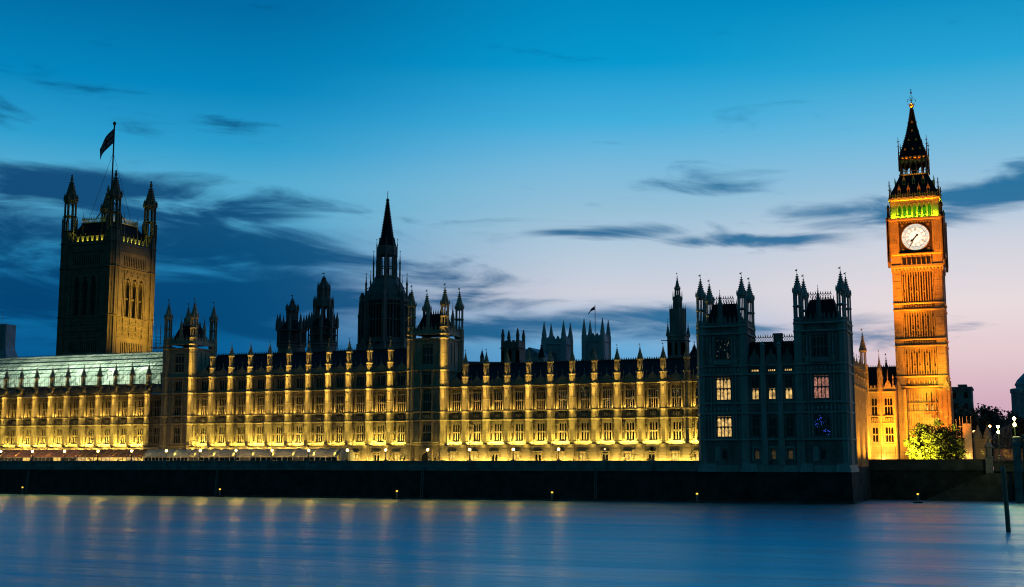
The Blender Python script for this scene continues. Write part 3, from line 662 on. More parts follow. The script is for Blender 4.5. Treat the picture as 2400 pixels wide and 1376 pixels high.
# ------------------------------------------------------------------ clock tower
def clock_tower():
    cx, cy, H = -22.0, 341.2, 6.1
    root = thing('clock_tower', 'tall orange-lit clock tower with white dial and green-lit belfry right of the pavilion', 'clock tower', (cx, cy, 0))
    def four(f, mb=None):
        mb = mb or MB(); q = MB(); f(q)
        for a in range(4): mb.add(q, (0, 0, 0), a * pi / 2)
        return mb
    four(lambda q: q.box(-4.1, 4.1, -H + .55, -H + 1.4, 7.3, 58)).obj('recessed_panel', mat('stained_shade_limestone', (.29, .235, .155), .85, .4, .5, .3, 2), root)  # darker than the ribs: stain plus groove shade put into the colour
    def shaft(q):
        y = -H
        for s in (-1, 1):                       # corner buttress strips
            q.box(s * 5.0 - 1.05, s * 5.0 + 1.05, y, y + .5, 7.3, 58.2)
            for i in range(4): x = s * 5.0 - .9 + i * .6; q.box(x - .07, x + .07, y - .1, y, 8, 58)
            z = 20.
            while z < 57: q.box(s * 5.0 - 1.0, s * 5.0 + 1.0, y - .06, y, z, z + .18); z += 1.9
        segs = ((30.2, 37.4), (39.6, 46.7), (48.9, 57.2))
        ribs = [-3.72 + i * .62 for i in range(13)]
        for z0, z1 in segs:
            for x in ribs: q.box(x - .11, x + .11, y - .1, y + .55, z0, z1)
            for i in range(12):
                x = ribs[i]; archhead(q, x + .08, x + .54, z1 - .9, z1 - .4, y + .05, y + .55, 2); q.box(x + .08, x + .54, y + .05, y + .55, z1 - .4, z1)
                if i in (3, 5, 8): q.box(x + .08, x + .54, y + .1, y + .55, (z0 + z1) / 2 - 1.5, (z0 + z1) / 2 - 1.2)
        for x in ribs: q.box(x - .09, x + .09, y + .1, y + .55, 8.2, 26.8)
        q.box(-4, 4, y + .3, y + .55, 8, 26.8)
        for z in (20.7, 16.0, 22.9): q.box(-H + .3, H - .3, y - .06, y + .55, z, z + .25)
        for z0, z1 in ((27.1, 29.9), (37.5, 39.4), (46.8, 48.7)):
            for z in (z0, z1 - .2): q.box(-4, 4, y + .02, y + .5, z + .0, z + .3); q.extx([(y + .2, z - .1), (y - .28, z + .05), (y - .28, z + .28), (y + .2, z + .4)], -H - .2, H + .2)
            for i in range(6):
                x = -3.72 + i * 1.24 + .62; q.box(x - .62, x - .5, y, y + .25, z0 + .3, z1 - .1); q.lathe(x, y + .2, [(.1, z0 + .5), (.28, (z0 + z1) / 2), (.1, z1 - .4)], 4)
        q.box(-6.7, -3.9, y - .45, y, 7.3, 26.6); q.box(3.9, 6.7, y - .45, y, 7.3, 26.6)   # thick base piers with gablets
        for s in (-1, 1):
            q.exty([(s * 6.7, 26.6), (s * 4.9, 26.6), (s * 5.8, 29.2)], y - .4, y + .1)
            for x in (5.9, 4.6): q.box(s * x - .08, s * x + .08, y - .56, y - .45, 8, 26.4)
        # corbelled stage under the dial
        q.extx([(y, 57.2), (y - .35, 58.1), (y - .35, 58.6), (y, 58.6)], -H - .3, H + .3)
        for i in range(15): x = -5.9 + i * .84; q.box(x - .16, x + .16, y - .3, y, 56.9, 57.5)
        q.box(-H - .13, H + .13, y - .15, y + 1.2, 58.6, 61.4)
        for i in range(7): x = -3.6 + i * 1.2; q.box(x - .14, x + .14, y - .35, y - .15, 58.8, 60.9); q.lathe(x, y - .45, [(.1, 58.7), (.14, 59.6), (.16, 60), (.02, 60.4)], 5)
        q.extx([(y, 61.0), (y - .6, 61.4), (y - .6, 61.8), (y, 61.8)], -H - .57, H + .57)
    sh = four(shaft); sh.box(-4.8, 4.8, -4.8, 4.8, 7.3, 70)
    sh.obj('shaft', STONE, root)
    def slits(q):
        y = -H
        for z0, z1 in ((30.8, 36.0), (40.2, 45.4), (49.5, 55.8)):
            for i in (2, 4, 7, 9): x = -3.72 + i * .62; q.box(x + .12, x + .5, y + .46, y + .545, z0, z1)
            for i in (0, 3, 5, 8, 11): x = -3.72 + i * .62; q.box(x + .14, x + .48, y + .46, y + .545, (z0 + z1) / 2 - 1.1, (z0 + z1) / 2 - .4); q.box(x + .14, x + .48, y + .02, y + .045, z1 - .3, z1 + .35)
        for x in (-2.45, -1.25, 1.0, 2.2): q.box(x - .14, x + .14, y + .18, y + .245, 20.9, 25.6); q.box(x - .12, x + .12, y + .18, y + .245, 10, 14.6)
        for i in range(6): x = -3.0 + i * 1.2; q.box(x - .42, x + .42, y - .17, y - .152, 59.0, 60.6)
    q = MB(); slits(q)
    for a in (0, 1):
        for k in range(0, len(q.v), 8):
            m = MB(); m.v = q.v[k:k + 8]; m.f = q.f[:6]; MB().add(m, (0, 0, 0), a * pi / 2).obj('slit_window', IRON, root)
    def lit(q):
        q.box(1.0 - .14, 1.0 + .14, -H + .17, -H + .178, 21.2, 22.4); q.box(2.2 - .14, 2.2 + .14, -H + .17, -H + .178, 21.2, 22.3)
    q = MB(); lit(q); q.obj('lit_slit_window', LITGOLD, root)
    # dial storey
    y = -6.75
    def dial(q):
        for s in (-1, 1):
            q.box(s * 5.35 - 1.25, s * 5.35 + 1.25, y, y + 1.2, 61.8, 70.2)
            for i in range(4): x = s * 5.35 - .85 + i * .57; q.box(x - .09, x + .09, y - .12, y, 62, 69.9)
            for z in (64.0, 66.9):
                for i in range(4):
                    for j in range(3): q.box(s * 5.35 - .95 + i * .5, s * 5.35 - .70 + i * .5, y - .14, y - .02, z + j * .42, z + j * .42 + .22)
            q.lathe(s * 6.75, -6.75, [(.3, 58), (.42, 59.5), (.42, 70.4), (.5, 70.6), (.5, 71.2), (.3, 71.3)], 8)
        q.box(-4.2, 4.2, y + .55, y + 1.3, 61.8, 70.2)
        q.extx([(y, 69.9), (y - .35, 70.3), (y - .35, 70.75), (y + 1, 70.75)], -6.9, 6.9)
        for i in range(19): x = -6.3 + i * .7; q.box(x - .13, x + .13, y - .3, y, 69.5, 69.95)
    dl = four(dial); dl.box(-6.4, 6.4, -6.4, 6.4, 70, 70.7); dl.obj('clock_stage', STONE, root)
    # four dials with iron ring, Roman numerals and hands
    def bars_numeral(mb, s, ang, r):
        wid = {'I': .16, 'V': .34, 'X': .36}; tot = sum(wid[c] for c in s); t = -tot / 2; h = .34
        def put(a, b):
            pts = []
            for tx, ry in (a, b):
                rr = r + ry; pts.append((tx * cos(ang) + rr * sin(ang), -.03, -tx * sin(ang) + rr * cos(ang)))
            mb.bar(pts[0], pts[1], .05)
        for c in s:
            w = wid[c]; m = t + w / 2
            if c == 'I': put((m, -h), (m, h))
            if c == 'V': put((m - .12, h), (m, -h)); put((m + .12, h), (m, -h))
            if c == 'X': put((m - .14, h), (m + .14, -h)); put((m + .14, h), (m - .14, -h))
            t += w
    ROM = ['XII', 'I', 'II', 'III', 'IIII', 'V', 'VI', 'VII', 'VIII', 'IX', 'X', 'XI']
    def ring(mb, r0, r1, y0, y1, n=64):
        for i in range(n):
            a, b = 2 * pi * i / n, 2 * pi * (i + 1) / n
            k = [(r * sin(t), z, r * cos(t)) for t in (a, b) for r in (r0, r1) for z in (y0, y1)]
            mb.face([k[0], k[2], k[6], k[4]]); mb.face([k[2], k[3], k[7], k[6]]); mb.face([k[0], k[1], k[5], k[4]])
    for a in range(4):
        D = bpy.data.objects.new('clock_face', None)
        fr = MB(); R = 3.46
        # square iron surround with round hole
        n = 48
        for i in range(n):
            t0, t1 = 2 * pi * i / n, 2 * pi * (i + 1) / n
            def sq(t): s, c = sin(t), cos(t); m = 4.05 / max(abs(s), abs(c)); return (s * m, c * m)
            p0, p1 = sq(t0), sq(t1)
            fr.face([(R * sin(t0), .2, R * cos(t0)), (R * sin(t1), .2, R * cos(t1)), (p1[0], .2, p1[1]), (p0[0], .2, p0[1])])
        for s in (-4.05, 3.85): fr.box(s, s + .2, -.05, .3, -4.05, 4.05); fr.box(-4.05, 4.05, -.05, .3, s, s + .2)
        D = fr.obj('clock_face', mat('black_gold_surround', (.05, .04, .02), .5, .6, 3) if a == 0 else MATS['black_gold_surround'], root, (0, 0, 65.75))
        D.rotation_euler.z = a * pi / 2; c, s = cos(a * pi / 2), sin(a * pi / 2); yy = -6.7; D.location = (-yy * s, yy * c, 65.75)
        g = MB(); ring(g, 3.40, 3.56, .05, .3)
        for sx in (-1, 1):
            for sz in (-1, 1):
                px, pz = sx * 3.2, sz * 3.2; g.loft([[(px + .36 * cos(pi * i / 4), q, pz + .36 * sin(pi * i / 4)) for i in range(8)] for q in (.22, .08)])
        for z in (-4.3, 4.15): g.box(-4.3, 4.3, -.25, .2, z, z + .14)
        g.obj('gilt_rim', GILT, D)
        o = MB(); o.loft([[(3.42 * sin(2 * pi * i / 64), q, 3.42 * cos(2 * pi * i / 64)) for i in range(64)] for q in (.2, .12)]); o.obj('dial', OPAL, D)
        k = MB()
        for r0, r1 in ((2.52, 2.62), (1.60, 1.67)): ring(k, r0, r1, .02, .1)
        ring(k, 3.30, 3.34, .02, .1)
        for i in range(60):
            t = 2 * pi * i / 60
            if i % 5 == 0: k.bar((1.65 * sin(t), .06, 1.65 * cos(t)), (2.58 * sin(t), .06, 2.58 * cos(t)), .02); k.bar((2.6 * sin(t), .05, 2.6 * cos(t)), (3.42 * sin(t), .05, 3.42 * cos(t)), .055)
            else:
                for r in (2.75, 2.95, 3.15): k.box(r * sin(t) - .045, r * sin(t) + .045, .03, .1, r * cos(t) - .045, r * cos(t) + .045)
        ring(k, 2.84, 2.87, .04, .1); ring(k, 3.04, 3.07, .04, .1)
        for i in range(12): bars_numeral(k, ROM[i], 2 * pi * i / 12, 2.1)
        k.obj('numeral_ring', IRON, D)
        def hand(nm, deg, prof, y0, y1):
            t = radians(deg); m = MB()
            m.loft([[(x * cos(t) + r * sin(t), q, -x * sin(t) + r * cos(t)) for x, r in prof] for q in (y1, y0)]); m.obj(nm, IRON, D)
        hand('hour_hand', 227.5, [(-.14, 0), (-.12, 1.0), (-.34, 1.25), (0, 1.85), (.34, 1.25), (.12, 1.0), (.14, 0), (.14, -.5), (.32, -.75), (.1, -.95), (-.1, -.95), (-.32, -.75), (-.14, -.5)], -.06, .0)
        hand('minute_hand', 212, [(-.12, 0), (-.05, 3.2), (.05, 3.2), (.12, 0), (.14, -.9), (-.14, -.9)], -.12, -.07)
        b = MB(); b.loft([[(.22 * cos(pi * i / 4), q, .22 * sin(pi * i / 4)) for i in range(8)] for q in (.1, -.14)]); b.obj('hub', IRON, D)
    # belfry arcade
    y = -6.0
    def bel(q):
        n = 7; w = 8.6 / n
        for i in range(n + 1): x = -4.3 + i * w; q.box(x - .2, x + .2, y, y + .6, 71.2, 75.0); q.box(x - .08, x + .08, y - .12, y, 71.2, 74.6)
        for i in range(n):
            x = -4.3 + i * w; archhead(q, x + .2, x + w - .2, 73.4, 74.7, y + .05, y + .5, 4); q.bar((x + .15, y - .1, 73.6), (x + w / 2, y - .1, 75.0), .09); q.bar((x + w - .15, y - .1, 73.6), (x + w / 2, y - .1, 75.0), .09)
        q.box(-4.4, 4.4, y, y + .6, 74.72, 75.6)
        for s in (-1, 1):
            q.box(s * 5.2 - .8, s * 5.2 + .8, y - .02, y + .8, 71.0, 75.6)
            for i in range(3): x = s * 5.2 - .5 + i * .5; q.box(x - .09, x + .09, y - .14, y, 71, 75.5)
        q.extx([(y + .4, 75.4), (y - .35, 75.7), (y - .45, 76.1), (y + .4, 76.2)], -6.3, 6.3)
        for i in range(8): x = -5.2 + i * 1.48; q.box(x - .34, x + .34, y - .5, y - .2, 75.75, 76.45)
    bl = four(bel); bl.obj('belfry', STONE, root)
    MB().box(-4.4, 4.4, -4.4, 4.4, 70.7, 75.8).obj('bell_chamber', mat('green_louvres', (.03, .14, .05), .7, .4, 2), root)
    def bal(q):
        y = -6.75
        q.box(-6.6, 6.6, y, y + .2, 70.75, 70.95); q.box(-6.6, 6.6, y - .05, y + .2, 71.5, 71.65)
        for i in range(23): x = -6.4 + i * .58; q.bar((x, y + .1, 70.9), (x + .29, y + .1, 71.5), .06); q.bar((x + .29, y + .1, 70.9), (x + .58, y + .1, 71.5), .06)
        for i in range(7): x = -4.5 + i * 1.5; q.lathe(x, y + .1, [(.16, 71.6), (.1, 72), (.16, 72.1), (.02, 72.6)], 5)
    four(bal).obj('balustrade', STONE, root)
    # iron roofs, lantern stage, spire
    def roof(rows):
        m = MB(); m.loft([[(sx * r, sy * r, z) for sx, sy in ((-1, -1), (1, -1), (1, 1), (-1, 1))] for r, z in rows]); return m
    r1 = [(6.2, 76.2), (6.0, 77.3), (5.0, 79.4), (4.1, 81.4), (3.5, 82.9)]
    ro = roof(r1).obj('roof', SLATE, root)
    d = MB()
    for z, r in ((76.4, 6.25), (77.1, 6.1)):
        def row(q, z=z, r=r):
            q.box(-r, r, -r - .03, -r + .05, z - .2, z - .05)
            for i in range(20): x = -r + (i + .5) * 2 * r / 20; q.exty([(x - .2, z), (x + .2, z), (x, z + .5)], -r - .05, -r + .03)
        four(row, d)
    d.obj('cresting', GILT, ro)
    def dorm(q, r, z, xs):
        for x in xs: q.box(x - .34, x - .2, -r - .35, -r + .6, z, z + .95); q.box(x + .2, x + .34, -r - .35, -r + .6, z, z + .95); q.exty([(x - .45, z + .95), (x + .45, z + .95), (x + .05, z + 2.0), (x - .05, z + 2.0)], -r - .4, -r - .25); q.bar((x, -r - .3, z + 1.9), (x, -r - .3, z + 2.5), .06); q.box(x - .4, x + .4, -r - .4, -r + .3, z - .12, z)
    for z, r, xs in ((77.6, 5.65, (-3.6, -1.3, 1.3, 3.6)), (80.2, 4.55, (-2.4, 0, 2.4))):
        
        for a in range(4):
            for x in xs: m = MB(); dorm(m, r, z, (x,)); MB().add(m, (0, 0, 0), a * pi / 2).obj('dormer', GILT, ro)
    ls = MB()
    def lan(q):
        R = 3.25
        for x in (-R, -2.1, -.75, .75, 2.1): q.box(x - .17, x + .17, -R - .1, -R + .25, 83.1, 86.9)
        for a, b in ((-3.1, -2.1), (-2.1, -.75), (-.75, .75), (.75, 2.1), (2.1, 3.1)): archhead(q, a + .15, b - .15, 85.2, 86.2, -R, -R + .2, 3)
        q.box(-R, R, -R, -R + .25, 86.2, 87.0); q.box(-R, R, -R - .02, -R + .1, 83.9, 84.05)
    four(lan, ls); ls.box(-3.55, 3.55, -3.55, 3.55, 82.8, 83.15); ls.box(-.5, .5, -.5, .5, 83, 87); ls.obj('lantern', mat('dark_gilt_iron', (.10, .065, .02), .5, .5, 2), root)
    g = MB()
    def gil(q):
        for i in range(14): x = -3.5 + i * .54; q.box(x - .12, x + .12, -3.66, -3.5, 82.85, 83.15)
        for i in range(6): x = -2.7 + i * 1.08; q.lathe(x, -3.4, [(.18, 87.2), (.42, 87.45), (.42, 87.75), (.18, 87.95)], 6); q.exty([(x - .5, 86.7), (x + .5, 86.7), (x, 86.0)], -3.42, -3.36)
        q.box(-3.45, 3.45, -3.45, -3.3, 86.9, 87.05)
    four(gil, g); g.obj('gilt_band', GILT, root)
    r2 = [(3.45, 87.9), (3.1, 89.2), (2.3, 91.8), (1.6, 94.4), (1.0, 97.4), (.55, 100.2), (.28, 102)]
    m = roof([(3.5, 87.0), (3.5, 87.9)] + r2); 
    for j in range(24):
        t = j / 24; z = 88.2 + t * 13.4
        for (ra, za), (rb, zb) in zip(r2, r2[1:]):
            if za <= z <= zb: r = ra + (rb - ra) * (z - za) / (zb - za); break
        for sx, sy in ((-1, -1), (1, -1), (1, 1), (-1, 1)): m.box(sx * r - .1, sx * r + .1, sy * r - .1, sy * r + .1, z, z + .24)
    spo = m.obj('spire', SLATE, root)
    def spk(q):
        for z, r, xs in ((89.6, 2.98, (-1.9, 0, 1.9)), (92.2, 2.2, (-.95, .95)), (94.9, 1.5, (0,)), (97.4, 1.02, (0,))):
            for x in xs: q.append([(x - .34, z), (x - .14, z + .1), (x, z + .02), (x + .14, z + .1), (x + .34, z), (x + .08, z + .62), (x - .08, z + .62)] + [r])
    ql = []; spk(ql)
    for a in range(4):
        for pl_ in ql: m = MB(); m.exty(pl_[:-1], -pl_[-1] - .12, -pl_[-1] + .02); MB().add(m, (0, 0, 0), a * pi / 2).obj('spire_light', GILT, spo)
    f = MB(); f.lathe(0, 0, [(.28, 101.8), (.62, 102.1), (.72, 102.6), (.4, 102.7), (.3, 103.0)], 8)
    for i in range(8): a = pi * i / 4; f.bar((.5 * cos(a), .5 * sin(a), 102.4), (.95 * cos(a), .95 * sin(a), 102.9), .07)
    f.obj('crown', GILT, spo)
    f = MB(); f.bar((0, 0, 102.5), (0, 0, 107.0), .09); f.lathe(0, 0, [(.05, 105.6), (.3, 105.95), (.05, 106.3)], 8); f.bar((-.32, 0, 106.7), (.32, 0, 106.7), .06); f.bar((0, -.3, 106.7), (0, .3, 106.7), .06)
    for i in range(4):
        a = pi * i / 2; 
        for r0, z0, r1_, z1 in ((0, 103.6, .6, 104.2), (.6, 104.2, .95, 104.1), (.95, 104.1, 1.05, 103.7), (0, 103.9, .5, 104.9)): f.bar((r0 * cos(a), r0 * sin(a), z0), (r1_ * cos(a), r1_ * sin(a), z1), .055)
        f.lathe(1.05 * cos(a), 1.05 * sin(a), [(.03, 103.4), (.14, 103.6), (.03, 103.8)], 5)
    f.obj('finial', IRON, spo)
    for rr, z0, z1, s in ((6.5, 71, 81.0, .16), (3.55, 87, 93.2, .10)):
        for sx, sy in ((-1, -1), (1, -1), (1, 1), (-1, 1)):
            p = MB(); x, y = sx * rr, sy * rr
            if rr > 5: p.lathe(x, y, [(.42, 71), (.36, 73.6), (.5, 73.7), (.05, 74.9)], 6); p.lathe(sx * 6.05, sy * 6.05, [(.35, 76.2), (.16, 77.4), (s, 78), (s * .8, z1)], 6); x, y = sx * 6.05, sy * 6.05
            else: p.lathe(x, y, [(.2, 84), (.16, z0 + 2), (.06, z1)], 6)
            for zz in (z1 - 2.4, z1 - 1.2): p.bar((x - .4, y, zz), (x + .4, y, zz), .07); p.bar((x, y - .4, zz), (x, y + .4, zz), .07); p.lathe(x, y, [(.08, zz - .2), (.24, zz), (.08, zz + .2)], 5)
            p.obj('pinnacle', SLATE, root)
    # lights: orange floods on the ground, green in the belfry, dial glow
    for dx, pw in ((-7, 86000), (7, 40000)): spot((cx + dx * 1.9, cy - 16, 8.2), (cx + dx * .2, cy - H, 25), pw, ORANGE, 66, .9, .3)
    spot((cx - 13, cy - 24, 8.4), (cx, cy - H, 50), 720000, ORANGE, 34, 1, .3); spot((cx - 9, cy - 26, 8.4), (cx, cy - H, 64), 1050000, ORANGE, 24, 1, .3)
    spot((cx + 1.5, cy - 20, 8.2), (cx + 1.2, cy - H, 33), 190000, (1, .30, .008), 28, 1, .3)
    spot((cx + 26, cy + 2, 8.4), (cx + H, cy, 40), 30000, ORANGE, 50, 1, .3)
    for a in range(4):
        c, s = cos(a * pi / 2), sin(a * pi / 2); w = lambda x, y, z: (cx + x * c - y * s, cy + x * s + y * c, z)
        strip(w(0, -6.55, 70.95), w(0, -5.9, 73.2), 11.5, 1900, (.70, 1., .01), .2)
        strip(w(0, -5.0, 70.95), w(0, -4.4, 73.4), 8, 60, (.02, 1., .12), .2)
        strip(w(0, -3.9, 82.7), w(0, -3.4, 85.5), 6, 60, (1, .48, .05), .15)
        strip(w(0, -6.9, 76.3), w(0, -5.2, 79.), 10, 22, (1, .55, .08), .15)
    return root
clock_tower()
# ------------------------------------------------------------------ orange range between pavilion and clock tower
def return_range():
    root = thing('palace_wing', 'orange-lit range with parapet and small turrets at the foot of the clock tower', 'palace wing', (-35.6, 333, 0))
    wl, par = MB(), MB()
    # front part, facing the river, x 0..7.2
    wallpanel(wl, 0, 3.6, 7.3, 26.0, 0, .8, [(1.1, 2.7, 13.2, 17.4), (1.1, 2.7, 20, 24.9)])
    wallpanel(wl, 3.6, 7.4, 7.3, 26.0, 0, .8, [(4.3, 6.5, 13.2, 17.4), (4.3, 6.5, 20, 24.9)])
    wl.box(0, 7.4, .8, 12, 7.3, 26)
    for z, d in ((12.4, .3), (17.8, .25), (19.6, .25), (25.8, .4)): wl.extx([(0, z), (-d, z + .1), (-d, z + .3), (0, z + .4)], 0, 7.4)
    for x in (.6, 3.5, 7.0): wl.lathe(x, -.1, [(.35, 7.3), (.35, 26)], 8)
    wl.box(4.4, 6.4, -.15, 0, 10.2, 10.4); wl.box(1, 2.8, -.15, 0, 10.2, 10.4)
    put_window(root, K(1.6, 4.2, 2, ((1.9, .2), (3.8, .3)), head=.45), 1.9, .18, 13.2); put_window(root, K(2.2, 4.2, 3, ((1.9, .2), (3.8, .3)), head=.45), 5.4, .18, 13.2)
    put_window(root, K(1.6, 4.9, 2, ((2.3, .2), (4.4, .3)), head=.45), 1.9, .18, 20); put_window(root, K(2.2, 4.9, 3, ((2.3, .2), (4.4, .3)), head=.45), 5.4, .18, 20)
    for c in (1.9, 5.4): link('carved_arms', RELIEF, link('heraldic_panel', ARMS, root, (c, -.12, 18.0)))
    d = MB(); d.exty([(5.0 + .75 * cos(pi * i / 8), 7.3 + .9 + .75 * sin(pi * i / 8)) for i in range(9)] + [(4.25, 7.3), (5.75, 7.3)], -.06, -.02); d.obj('door', IRON, root)
    par.box(0, 7.4, -.1, .3, 26.1, 27.0)
    for i in range(8): x = .4 + i * .92; par.box(x - .28, x + .28, -.1, .3, 27, 27.6)
    par.exty([(4.5, 27), (6.3, 27), (6.1, 27.9), (5.4, 29.2), (4.7, 27.9)], -.12, .3)
    for x in (4.2, 5.4, 6.7): par.lathe(x, .1, [(.14, 27), (.12, 29.4), (.22, 29.5), (.02, 30.4 if x != 5.4 else 31.8)], 5)
    # long part running back from the river, facing downstream (+x)
    n = 9; bw = 5.3
    for i in range(n):
        y1 = -i * bw; y0 = y1 - bw; c = (y0 + y1) / 2
        wl.box(-1.2, -.05, y0, y1, 7.3, 26.0)
        for z, dd in ((12.4, .3), (17.8, .25), (19.6, .25), (25.8, .4)): wl.loft([[(-.05, y0, z), (-.05, y1, z), (-.05, y1, z + .4), (-.05, y0, z + .4)], [(dd, y0, z + .1), (dd, y1, z + .1), (dd, y1, z + .3), (dd, y0, z + .3)]])
        for z, h, w in ((13.2, 4.2, 2.2), (20, 4.9, 2.3)):
            for q in (-w / 2, w / 2): wl.box(-.05, .12, c + q - .12, c + q + .12, z, z + h)
            wl.box(-.05, .14, c - w / 2, c + w / 2, z + h, z + h + .2)
        par.box(-.3, .1, y0, y1, 26.1, 27.0)
        for k in range(5): y = y0 + .6 + k * 1.05; par.box(-.3, .1, y - .3, y + .3, 27, 27.6)
        if i:
            b = MB(); b.lathe(.35, y1, [(.75, 7.3), (.7, 25.5), (.85, 25.8), (.85, 26.2), (.6, 26.3), (.55, 28.6), (.7, 28.8)]); b.lathe(.35, y1, [(.34, 28.8), (.3, 30.6)])
            for a in range(8): b.lathe(.35 + .46 * cos(a * pi / 4), y1 + .46 * sin(a * pi / 4), [(.07, 28.8), (.07, 30.6)], 4)
            bo = b.obj('buttress', STONE, root); p = MB(); spirelet(p, .35, y1, 30.6, 34.0, .55, 4); p.obj('pinnacle', STONE, bo)
        for z, h in ((13.2, 4.2), (20, 4.9)):
            put_window(root, K(2.2, 4.2, 3, ((1.9, .2), (3.8, .3)), head=.45) if h < 4.5 else K(2.2, 4.9, 3, ((2.3, .2), (4.4, .3)), head=.45), .18, c, z, GLASS, pi / 2)
    wl.obj('wall', STONE, root); par.obj('parapet', STONE, root)
    r = MB(); r.loft([[(0, 1.5, 26), (7.4, 1.5, 26), (7.4, 12, 26), (0, 12, 26)], [(0, 6, 32.8), (7.4, 6, 32.8), (7.4, 6.5, 32.8), (0, 6.5, 32.8)]])
    r.loft([[(-1.2, -47, 26), (-9, -47, 26), (-9, 0, 26), (-1.2, 0, 26)], [(-4.5, -47, 31), (-5.5, -47, 31), (-5.5, 0, 31), (-4.5, 0, 31)]])
    ro = r.obj('roof', SLATE, root); k = MB(); cresting(k, 0, 7.4, 6.2, 32.8, .6, .5); k.obj('cresting', IRON, ro)
    for x, y, rr, zt in ((-.4, -.3, 1.15, 42.3), (3.5, -.2, .62, 36.6)):
        b = MB(); b.lathe(x, y, [(rr, 7.3 if rr > 1 else 26), (rr, 31.6 if rr < 1 else 33.0)])
        for a in range(8): b.lathe(x + rr * cos(a * pi / 4 + pi / 8), y + rr * sin(a * pi / 4 + pi / 8), [(rr * .1, 26), (rr * .1, 31.4)], 4)
        z0 = 31.6 if rr < 1 else 33
        if rr > 1: openlantern(b, x, y, 33, 36.4, .85, False); z0 = 36.4
        spirelet(b, x, y, z0, zt, rr * .8, 6); b.obj('turret', STONE, root)
    b = MB(); b.lathe(5.8, 9, [(.8, 30), (.6, 33)]); spirelet(b, 5.8 - 1.4, 9, 31, 36.5, .7, 5); b.obj('roof_spirelet', SLATE, ro)
    spot((-30, 322, 7.8), (-33, 333, 18), 30000, (1, .40, .03), 110, 1, .2)
    point((-31.8, 331.9, 8.4), 900, (1, .50, .10), .2); point((-31.6, 331.2, 13.2), 260, (1, .52, .10), .2)
    for y in (292, 303, 314, 325): spot((-30.5, y, 7.8), (-35.6, y + 1, 19), 12000, (1, .40, .03), 115, 1, .2)
    return root
return_range()
